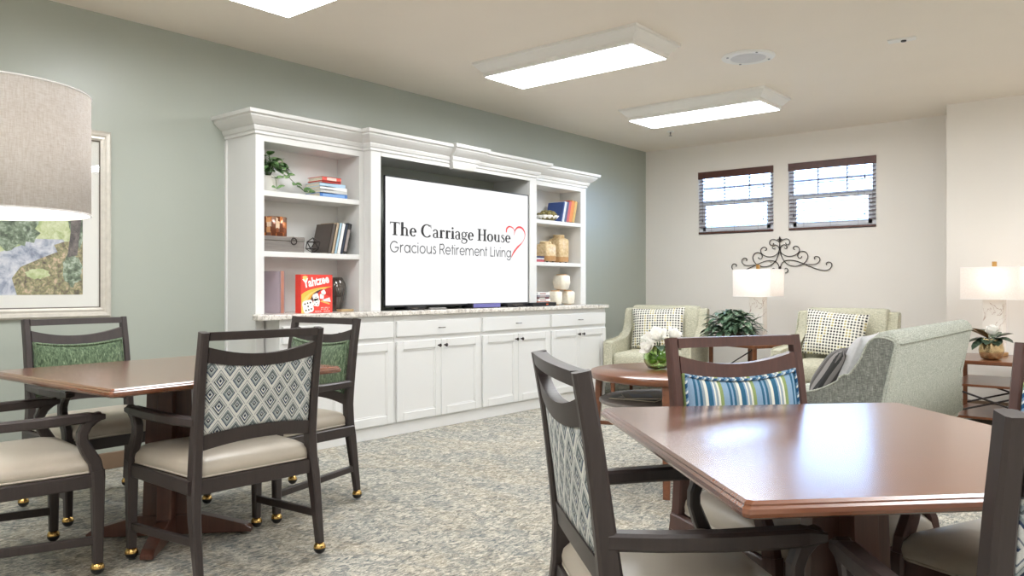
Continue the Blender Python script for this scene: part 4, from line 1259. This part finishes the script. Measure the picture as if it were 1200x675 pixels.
foliage('print_trunk', [rgb(36, 34, 38), rgb(62, 58, 60), rgb(88, 82, 82), rgb(120, 112, 108)], 16)
foliage('print_ground', [rgb(48, 44, 38), rgb(104, 92, 72), rgb(140, 140, 96), rgb(206, 178, 152)], 34)
pr = MB().box(.005, .0055, py0, py1, pz0, pz1).build('photo_print', 'print_meadow', t)
def pp(pts): return [(.6 + x_ / 400 * .4, (512 - y_) / 362 * .56) for x_, y_ in pts]
pic(pp([(-600, 512), (85, 512), (62, 440), (100, 392), (200, 350), (275, 322), (258, 292), (310, 275), (300, 266), (125, 268), (100, 300), (0, 332), (-600, 420)]), 'print_path', .0004, 'path_area')
pic(pp([(85, 512), (400, 512), (400, 270), (310, 275), (258, 292), (275, 322), (200, 350), (100, 392), (62, 440)]), 'print_ground', .0006, 'verge_area')
def blob(cx, cy, rx, ry, mat, dx, nm, sd):
    rn = random.Random(sd); pic([(max(0, min(1, u)), max(0, min(1, v))) for u, v in pp([(cx + rx * (1 + rn.uniform(-.2, .2)) * math.cos(a * PI / 14), cy + ry * (1 + rn.uniform(-.2, .2)) * math.sin(a * PI / 14)) for a in range(28)])], mat, dx, nm)
blob(60, 225, 125, 88, 'print_bush', .0008, 'bush_area', 1); blob(-200, 190, 200, 170, 'print_bush', .0009, 'thicket_area', 6); blob(120, 60, 200, 90, 'print_bush', .0008, 'tree_area', 9)
blob(385, 150, 60, 130, 'print_bush', .0008, 'leafy_area', 2); blob(350, 400, 48, 70, 'print_bush', .0010, 'shrub_area', 4); blob(180, 420, 60, 22, 'print_meadow', .0010, 'grass_area', 7)
pic(pp([(322, 345), (372, 335), (400, 120), (345, 120), (338, 240)]), 'print_trunk', .0012, 'trunk_area')
MB().box(.0080, .0095, -hw + .064, hw - .064, -hh + .064, hh - .064).build('glass_pane', 'picture_glass', t)

# ------------------------------------------------------------------ lounge seating
def lounge(name, label, cat, W, arm_z, prof_arm, loc, rz, mats, n_cush=1, roll=True, wing=.0, group=None):
    """local +y forward. prof_arm: side outline points (y,z) from back bottom up and over to front"""
    t = thing(name, label, cat, loc, rz, group)
    fab, side = mats; aw = .085
    for s in (-1, 1):
        m = MB(); lo, hi = (W / 2 - aw, W / 2) if s > 0 else (-W / 2, -W / 2 + aw)
        m.prism(prof_arm, lo, hi, 'x', bev=.010, seg=2); m.build('side_panel', [fab], t); sp = t.children[-1]
        x_ = s * (W / 2 + .0015)
        cx = sum(p[0] for p in prof_arm) / len(prof_arm); cz = sum(p[1] for p in prof_arm) / len(prof_arm)
        m = MB(); q_ = [(y * .0 + y + (0.012 if y < cx else -.012), z_ - .012 if z_ > cz else z_ + .006) for y, z_ in prof_arm]
        m.f([m.v((x_, y, z_)) for y, z_ in q_]); m.build('side_fabric', [side], sp)
        m = MB(); m.sm = True; m.tube([(x_, y, z_) for y, z_ in q_], .006, 6, closed=True); m.build('welt', [fab], sp)
    iw = W / 2 - aw + .004
    xb = W / 2 - .02 if roll else iw
    top = max(z_ for _, z_ in prof_arm)
    yb = [y for y, z_ in prof_arm if z_ == top][0]
    m = MB(); m.sm = True
    if roll:
        pr_ = [(-.36, .20), (-.35, .50), (-.42, .79), (-.415, .825), (-.39, .852), (-.355, .862), (-.31, .850), (-.272, .815), (-.245, .73), (-.215, .62), (-.195, .42), (-.22, .20)]
    else:
        pr_ = [(-.40, .20), (-.425, .60), (-.445, .86), (-.44, .885), (-.415, .90), (-.36, .905), (-.31, .895), (-.285, .87), (-.265, .75), (-.235, .60), (-.21, .42), (-.23, .20)]
    rs = [[Vector((x_, -.33 + (y + .33) * k_, .55 + (z_ - .55) * (1 - (1 - k_) * .25))) for y, z_ in pr_] for x_, k_ in ((-xb, .90), (-xb + .012, .97), (-xb + .035, 1.0), (xb - .035, 1.0), (xb - .012, .97), (xb, .90))]
    m.rings(rs); m.build('backrest', [fab], t)
    if roll:
        sm_ = MB(); sm_.sm = True; sm_.tube([(-xb + .02, -.423, .792), (xb - .02, -.423, .792)], .004, 6); sm_.build('back_seam', [fab], t)
    m = MB(); m.box(-iw, iw, -.24, .375, .15, .29, .012, 2); m.build('seat_base', [fab], t)
    cw = 2 * iw / n_cush
    for k_ in range(n_cush):
        m = MB(); m.sm = True
        m.rrings([(.02, .292), (.004, .302), (0, .325), (0, .400), (.006, .425), (.022, .440), (.07, .450), (.14, .455)], cw - .006, .62, -iw + cw * (k_ + .5), .09, rad=.05); m.build('seat_cushion', [fab], t)
    for sx in (-1, 1):
        for y in (-.28, .33):
            m = MB(); m.sweep([(sx * (W / 2 - .07), y, 0), (sx * (W / 2 - .07), y, .152)], [.028, .045], [.028, .045]); m.build('leg', 'walnut_wood', t)
    return t
def smooth(pts, k=5):
    o = []
    for i in range(len(pts) - 1):
        p0, p1, p2, p3 = pts[max(i - 1, 0)], pts[i], pts[i + 1], pts[min(i + 2, len(pts) - 1)]
        for j in range(k):
            u = j / k
            o.append(tuple(.5 * (2 * p1[c] + (p2[c] - p0[c]) * u + (2 * p0[c] - 5 * p1[c] + 4 * p2[c] - p3[c]) * u * u + (3 * p1[c] - p0[c] - 3 * p2[c] + p3[c]) * u ** 3) for c in (0, 1)))
    return o + [pts[-1]]
SOFA = [(-.325, .15), (-.335, .30), (-.355, .50), (-.415, .80), (-.405, .822)] + smooth([(-.375, .833), (-.335, .838), (-.298, .826), (-.268, .79), (-.245, .73), (-.218, .683), (-.175, .625), (-.095, .571), (-.005, .520), (.095, .490), (.24, .470), (.37, .462)], 3) + [(.405, .45), (.405, .15)]
lounge('sofa', 'pale green tweed sofa with its back to us behind the right table', 'sofa', 2.04, .47, SOFA, (3.40, 5.58, 0), R(90), ('cool_tweed', 'charcoal_tweed'), 3, True)
ARMP = [(-.37, .15), (-.40, .45), (-.445, .86), (-.435, .875), (-.36, .875), (-.335, .86)] + smooth([(-.315, .80), (-.275, .70), (-.19, .62), (-.06, .575), (.12, .562), (.36, .556)], 4) + [(.405, .545), (.405, .15)]
GA = 'pale green armchairs by the window wall'
a1 = lounge('armchair', 'pale green armchair in the corner by the end of the media wall', 'armchair', .86, .56, ARMP, (.908, 7.14, 0), R(-69 - 90 + 0), ('sage_tweed', 'sage_tweed'), 1, False, group=GA)
a1.rotation_euler = (0, 0, R(-76 - 90))
a2 = again(a1, 'pale green armchair below the wall scroll, beyond the end of the sofa', (2.66, 7.19, 0), R(-88 - 90), GA)

def pillow(name, label, w_, h_, d_, mat, mtx, group=None):
    m = MB(); m.sm = True; n = 14; g1, g2 = [], []
    for j in range(n + 1):
        r1, r2 = [], []
        for i in range(n + 1):
            u, v = 2 * i / n - 1, 2 * j / n - 1
            pin = 1 - .07 * (1 - v * v) * abs(u) ** 3 ; pin2 = 1 - .07 * (1 - u * u) * abs(v) ** 3
            th = d_ / 2 * (max(0, 1 - abs(u) ** 3.2) ** .62) * (max(0, 1 - abs(v) ** 3.2) ** .62) + .002
            x_, z_ = u * w_ / 2 * pin, v * h_ / 2 * pin2
            r1.append(m.v((x_, th, z_))); r2.append(m.v((x_, -th, z_)))
        g1.append(r1); g2.append(r2)
    for j in range(n):
        for i in range(n):
            m.f([g1[j][i], g1[j][i + 1], g1[j + 1][i + 1], g1[j + 1][i]]); m.f([g2[j][i], g2[j + 1][i], g2[j + 1][i + 1], g2[j][i + 1]])
    for A, B in ((g1[0], g2[0]), (g1[n], g2[n]), ([r[0] for r in g1], [r[0] for r in g2]), ([r[n] for r in g1], [r[n] for r in g2])):
        for i in range(n): m.f([A[i], A[i + 1], B[i + 1], B[i]])
    o = m.build(name, mat); o.matrix_world = mtx
    return tag(o, label, 'cushion', group)
def seat_pillow(o, x, y, z, tilt, roll=0, yaw=0):
    return T(*o.location) @ RZ(o.rotation_euler.z) @ T(x, y, z) @ RZ(yaw) @ RX(tilt) @ RY(roll)
pillow('throw_pillow', 'checked black and white pillow on the corner armchair', .56, .43, .13, 'checked_fabric', seat_pillow(a1, .035, -.15, .672, R(14), R(2)), 'checked pillows on the armchairs')
pillow('throw_pillow', 'checked black and white pillow on the armchair below the wall scroll', .55, .42, .13, 'checked_fabric', seat_pillow(a2, .055, -.15, .672, R(14), R(-5)), 'checked pillows on the armchairs')
pillow('throw_pillow', 'dark grey striped pillow lying in the near corner of the sofa', .40, .34, .14, 'grey_stripe_fabric', T(3.36, 4.90, .585) @ RZ(R(100)) @ RX(R(32)))
pillow('throw_pillow', 'pale grey pillow behind the striped one on the sofa', .42, .38, .13, 'pale_fabric', T(3.505, 4.93, .645) @ RZ(R(93)) @ RX(R(22)))

# ------------------------------------------------------------------ round two-tier table
RT = (2.754, 4.10)
t = thing('round_table', 'round walnut two tier table in front of the base cabinets', 'table', (RT[0], RT[1], 0))
m = MB(); m.sm = True; m.lathe([(.47, .578), (.488, .582), (.493, .592), (.493, .612), (.488, .619), (.02, .620)], n=72); m.build('tabletop', 'walnut_wood', t)
m = MB(); m.lathe([(.435, .438), (.442, .442), (.442, .454), (.435, .458)], n=64); m.build('lower_shelf', 'grey_wood', t)
for k_ in range(4):
    a = R(22 + 90 * k_); ca, sa = math.cos(a), math.sin(a)
    m = MB(); m.sweep([(.475 * ca, .475 * sa, 0), (.462 * ca, .462 * sa, .30), (.448 * ca, .448 * sa, .578)], [.036, .044, .052], [.030, .036, .040], (-sa, ca, 0)); m.build('leg', 'walnut_wood', t)
for k_ in range(2):
    a = R(22 + 90 * k_); ca, sa = math.cos(a), math.sin(a)
    m = MB(); m.sweep([(-.462 * ca, -.462 * sa, .30 + .0225 * k_), (.462 * ca, .462 * sa, .30 + .0225 * k_)], .03, .022, (-sa, ca, 0)); m.build('cross_stretcher', 'walnut_wood', t)
z = .459
for i, (lb, dx, dy, rz, cc) in enumerate((('dark magazine at the bottom of the pile under the round table', -.17, -.13, 8, (64, 66, 74)), ('grey covered magazine on top of the pile under the round table', -.13, -.10, 38, (118, 114, 114)))):
    t = thing('magazine', lb, 'magazine', (RT[0] + dx, RT[1] + dy, z), R(rz), 'magazines on the shelf of the round table')
    MB().box(-.14, .14, -.11, .11, .001, .006).build('pages', 'page_paper', t)
    q = MB(); q.box(-.142, .142, -.112, .112, .0062, .0075); q.box(-.142, .142, -.112, .112, 0, .0008); q.build('cover', book_col(*cc), t)
    q = MB(); q.box(-.10, .02, -.08, .07, .0076, .0079); q.build('cover_picture', book_col(170 - 60 * i, 160 - 40 * i, 156), t)
    z += .0085
t = thing('small_bin', 'small black storage tub on the lower shelf of the round table', 'tub', (RT[0] + .05, RT[1] + .02, .459), R(20))
m = MB(); m.rrings([(.012, 0), (0, .06), (-.002, .07)], .16, .10, rad=.02); m.build('tub', 'black_plastic', t)
m = MB(); m.rrings([(-.005, .0705), (-.005, .078), (.01, .084)], .16, .10, rad=.02); m.build('lid', 'black_plastic', t)
# flowers in a green globe vase
VX, VY = 2.63, 4.10
t = thing('flower_vase', 'green glass globe vase with big white flowers on the round table', 'vase of flowers', (VX, VY, .6205))
m = MB(); m.sm = True
m.lathe([(.03, 0), (.055, .006), (.078, .040), (.084, .070), (.076, .105), (.056, .130), (.050, .134), (.047, .131), (.068, .104), (.076, .070), (.070, .042), (.05, .014), (.005, .010)], n=36); m.build('glass_globe', 'green_glass', t)
m = MB(); m.sm = True
rnd = random.Random(11)
for _ in range(12): 
    a = rnd.uniform(0, 2 * PI); m.ellipsoid((.032 * math.cos(a), .032 * math.sin(a), .045 + rnd.uniform(0, .04)), .024, .024, .018, 10, 6)
m.build('green_stones', plain('lime_moss', rgb(122, 168, 62), .6, var=.25, scale=60), t)
m = MB(); m.sm = True
fl = [(-.060, .0, .165, .066), (.015, -.03, .185, .074), (.075, .05, .190, .070), (-.01, .05, .195, .066), (-.02, -.075, .125, .058)]
st = MB()
for fx_, fy_, fz_, fr_ in fl:
    st.tube([(fx_ * .2, fy_ * .2, .05), (fx_ * .6, fy_ * .6, fz_ * .7), (fx_, fy_, fz_ - .02)], .003, 6)
    ax = Vector((fx_, fy_ - .04, .08)).normalized()
    for ring_, (cnt, op, ln) in enumerate(((5, 1.25, 1.05), (5, .8, .95), (3, .35, .8))):
        for k_ in range(cnt):
            a = 2 * PI * k_ / cnt + ring_ * .6; s_ = ax.orthogonal().normalized(); u_ = ax.cross(s_)
            d_ = (s_ * math.cos(a) + u_ * math.sin(a)) * math.sin(op) + ax * math.cos(op)
            m.leaf(Vector((fx_, fy_, fz_)) - ax * .02, d_, ax, fr_ * ln, fr_ * .95, -.35, .35, 6)
m.build('petals', 'petal_white', t); st.build('stems', 'stem_green', t)
m = MB(); m.sm = True
for k_, (a, z_, ln) in enumerate(((-.9, .13, .11), (.5, .14, .13), (2.6, .20, .09), (-.3, .17, .12), (3.6, .15, .10), (1.6, .16, .11))):
    m.leaf((.03 * math.cos(a), .03 * math.sin(a), z_), (math.cos(a), math.sin(a), .35), (0, 0, 1), ln, .055, .5, .3)
m.build('leaves', 'variegated_leaf', t)

# ------------------------------------------------------------------ side tables and lamps
def frame_table(name, label, loc, rz, wx, wy, H, shelves, tray=False):
    t = thing(name, label, 'side table', loc, rz)
    MB().box(-wx / 2, wx / 2, -wy / 2, wy / 2, H - .03, H, .004).build('tabletop', 'walnut_wood', t)
    lx, ly = wx / 2 - .025, wy / 2 - .025
    for sx in (-1, 1):
        for sy in (-1, 1):
            MB().box(sx * lx - .016, sx * lx + .016, sy * ly - .016, sy * ly + .016, 0, H - .0305, .002).build('leg', 'walnut_wood', t)
    for z_ in shelves:
        m = MB(); m.box(-lx + .017, lx - .017, -ly - .012, ly + .012, z_ - .018, z_); m.build('shelf', 'walnut_wood', t)
    return t
t1 = frame_table('side_table', 'walnut side table between the armchairs carrying the leafy plant', (1.76, 7.50, 0), R(-24), .66, .56, .55, (.20,))
for s in (-1, 1):
    m = MB(); m.tube([(-.30, s * .262, .205), (.30, s * .262, .515)], .006, 6); m.build('cross_brace', 'black_iron', t1)
t2 = frame_table('side_table', 'open walnut shelf table against the white wall at the right edge', (3.90, 7.37, 0), 0, .72, .80, .53, (.345, .10))
for s in (-1, 1):
    m = MB(); m.tube([(-.33, s * .385, .32), (.33, s * .385, .11)], .008, 6); m.tube([(-.33, s * .368, .11), (.33, s * .368, .32)], .008, 6); m.build('cross_brace', 'black_iron', t2)
def table_lamp(label, x, y, z0, rz, bw, zs0, zs1, sw, sd):
    t = thing('table_lamp', label, 'lamp', (x, y, z0), rz, 'marble block lamps with box shades')
    h = zs0 - z0
    MB().box(-bw / 2 - .012, bw / 2 + .012, -.055, .055, 0, .028, .003).build('plinth', 'satin_brass', t)
    MB().box(-bw / 2, bw / 2, -.042, .042, .0285, h + .012, .003).build('marble_block', 'marble', t)
    m = MB(); m.lathe([(.008, h + .0125), (.008, h + .10), (.018, h + .105), (.018, h + .135)], n=12); m.build('socket', 'satin_brass', t)
    H = zs1 - zs0
    m = MB(); rs = [[Vector((sx * sw / 2, sy * sd / 2, z_)) for sx, sy in ((1, 1), (-1, 1), (-1, -1), (1, -1))] for z_ in (h, h + H)]
    m.rings(rs, False, False); m.build('lamp_shade', 'cream_shade', t); sh = t.children[-1]
    for z_ in (h + .002, h + H - .002):
        m = MB()
        for a, b_ in (((-1, -1), (1, -1)), ((1, -1), (1, 1)), ((1, 1), (-1, 1)), ((-1, 1), (-1, -1))): m.tube([(a[0] * sw / 2, a[1] * sd / 2, z_), (b_[0] * sw / 2, b_[1] * sd / 2, z_)], .0025, 6)
        m.build('shade_rim', 'shade_lining', sh)
    m = MB(); m.tube([(-sw / 2, 0, h + H - .02), (sw / 2, 0, h + H - .02)], .002, 6); m.tube([(0, -sd / 2, h + H - .02), (0, sd / 2, h + H - .02)], .002, 6); m.build('spider', 'satin_brass', sh)
    m = MB(); m.box(-.016, .016, -.012, .012, h + H + .004, h + H + .045, .003); m.tube([(0, 0, h + H - .02), (0, 0, h + H + .006)], .004, 6); m.build('finial', 'satin_brass', t)
    m = MB(); m.sm = True; m.ellipsoid((.02, 0, h + .165), .026, .026, .036); m.build('light_bulb', 'lamp_bulb', t)
    return t
table_lamp('marble lamp with cream box shade below the wall scroll', 1.785, 7.585, .5505, R(-9), .15, 1.002, 1.272, .42, .24)
table_lamp('marble lamp with cream box shade at the right edge of the photo', 3.80, 7.62, .5305, R(-10), .15, .994, 1.264, .44, .24)

# leafy plant on the first side table
t = thing('potted_plant', 'bushy variegated plant on the side table between the armchairs', 'potted plant', (1.625, 7.345, .5505))
m = MB(); m.sm = True; m.lathe([(.06, 0), (.09, .01), (.105, .09), (.108, .10), (.100, .10), (.09, .085)], n=28, cap1=False); m.build('pot', plain('dark_pot', rgb(78, 66, 56), .5), t)
MB().lathe([(.09, .086), (.01, .09)], n=20).build('soil', 'soil', t)
rnd = random.Random(21); lf, st = MB(), MB(); lf.sm = True
for k_ in range(230):
    a = rnd.uniform(0, 2 * PI); el = rnd.uniform(-.35, 1.45); rr = rnd.uniform(.10, .20)
    p = Vector((rr * math.cos(a) * math.cos(el), rr * math.sin(a) * math.cos(el), .115 + .20 * math.sin(el) * rr / .19))
    d_ = Vector((math.cos(a) + rnd.uniform(-.5, .5), math.sin(a) + rnd.uniform(-.5, .5), rnd.uniform(.0, .9)))
    tip_ = p + d_.normalized() * .14
    if (tip_ - Vector((.16, .24, tip_.z))).length < .15 or (p - Vector((.16, .24, p.z))).length < .13: continue
    lf.leaf(p, d_, (0, 0, 1), rnd.uniform(.10, .16), rnd.uniform(.05, .08), rnd.uniform(.3, .8), .25)
    if k_ % 3 == 0: st.tube([(0, 0, .085), p * .6 + Vector((0, 0, .06)), p], .002, 5)
lf.build('foliage', 'variegated_leaf', t); st.build('stems', 'stem_green', t)
# gold vase with magnolia
t = thing('gold_vase', 'mottled gold glass vase with a white blossom and magnolia leaves', 'vase of flowers', (3.842, 7.20, .5305))
m = MB(); m.sm = True; m.lathe([(.05, 0), (.072, .010), (.086, .05), (.088, .075), (.080, .12), (.076, .150), (.082, .163), (.078, .163), (.072, .150), (.075, .12), (.08, .07), (.02, .02)], n=36); m.build('vase_body', 'mercury_gold', t)
m = MB(); m.sm = True
for k_ in range(16):
    a = 2 * PI * k_ * .382; op = .25 + .075 * k_; d_ = Vector((math.cos(a) * math.sin(op), math.sin(a) * math.sin(op), math.cos(op)))
    m.leaf((.01, -.03, .19), d_, (0, 0, 1), .075, .075, -.4, .3, 6)
m.build('blossom', 'petal_white', t)
m = MB(); m.sm = True
for a, e_, ln in ((3.5, -.15, .19), (4.0, -.45, .20), (5.6, .05, .18), (5.9, -.05, .17), (.3, .5, .15), (1.4, .6, .14), (5.2, -.35, .14), (4.6, -.3, .13), (2.3, .7, .17)):
    m.leaf((.03 * math.cos(a), .03 * math.sin(a), .165), (math.cos(a), math.sin(a), e_), (0, 0, 1), ln * .85, .10, .15, .3)
m.build('leaves', 'dark_leaf', t)
m = MB(); m.sm = True
for a, e_, ln in ((3.3, .6, .19), (3.9, .75, .16), (2.8, .5, .17)): m.leaf((.03 * math.cos(a), .03 * math.sin(a), .165), (math.cos(a), math.sin(a), e_), (0, 0, 1), ln, .10, .1, .3)
m.build('brown_leaves', 'brown_leaf', t)
m = MB(); m.tube([(0, 0, .03), (.0, -.01, .12), (.01, -.02, .18)], .004, 6); m.build('stem', 'stem_green', t)

# ------------------------------------------------------------------ iron scroll on the back wall
t = thing('wall_scroll', 'dark wrought iron scroll on the wall under the two windows', 'wall ornament', (1.665, YB, 1.28))
CUR = [[(565, 442), (569, 428), (585, 395), (620, 375), (665, 370), (720, 378), (790, 405), (860, 435), (920, 460), (970, 472), (1010, 475), (1045, 460), (1064, 430), (1055, 402), (1030, 395), (1012, 408), (1018, 424)],
       [(560, 190), (563, 250), (572, 310), (600, 370), (640, 410), (690, 428), (740, 428), (790, 410), (825, 375), (838, 335), (820, 298), (785, 285), (752, 298), (738, 325), (748, 348), (770, 350), (780, 334)],
       [(740, 428), (790, 412), (830, 413), (880, 416), (925, 408), (952, 380), (947, 350), (920, 338), (900, 350), (906, 368)],
       [(562, 240), (566, 270), (580, 300), (620, 325), (665, 332), (710, 322), (745, 298), (756, 265), (740, 240), (715, 233), (695, 245), (697, 262), (712, 266)],
       [(562, 260), (575, 232), (600, 216), (625, 225), (634, 242), (620, 254), (606, 247)],
       [(566, 186), (580, 175), (600, 165), (630, 158), (655, 172), (662, 200), (645, 218), (625, 212), (622, 196)],
       [(610, 456), (625, 447), (640, 460), (638, 482), (614, 496)]]
K = 1 / 917.0
for s in (-1, 1):
    for i, c_ in enumerate(CUR):
        pts = smooth([(s * (a - 560) * K, (465 - b_) * K + .001) for a, b_ in c_], 4)
        m = MB(); m.sm = True; m.tube([(a, -.014 - .002 * (i % 3), b_) for a, b_ in pts], .0046, 6); m.build('scroll', 'black_iron', t)
m = MB(); m.sm = True
m.lathe([(.004, .305), (.018, .309), (.018, .315), (.006, .318), (.008, .33), (.012, .342), (.004, .360), (.001, .368)], 0, -.014, 12)
for s in (-1, 1): m.tube([(0, -.014, .318), (s * .018, -.014, .336), (s * .026, -.014, .33)], .0045, 6)
m.build('top_finial', 'black_iron', t)
m = MB(); m.sm = True; m.lathe([(.001, -.006), (.026, .0), (.026, .006), (.010, .012), (.016, .022), (.014, .03), (.006, .040)], 0, -.014, 12); m.build('base_finial', 'black_iron', t)
for x_ in (-.10, .10):
    m = MB(); m.tube([(x_, -.014, .085), (x_, 0, .085)], .003, 6); m.build('wall_pin', 'black_iron', t)

# ------------------------------------------------------------------ daylight and render look
wd = bpy.data.worlds.new('world'); scene.world = wd; wd.use_nodes = True
bg = wd.node_tree.nodes['Background']
bg.inputs['Color'].default_value = (.44, .66, 1.0, 1); bg.inputs['Strength'].default_value = 5.2
scene.cycles.use_denoising = True
scene.cycles.max_bounces = 10; scene.cycles.diffuse_bounces = 6
scene.cycles.sample_clamp_indirect = 8
vs = scene.view_settings
scene.display_settings.display_device = 'sRGB'
vs.view_transform = 'Standard'; vs.look = 'None'; vs.gamma = 1.0; vs.use_curve_mapping = False
vs.exposure = 1.4
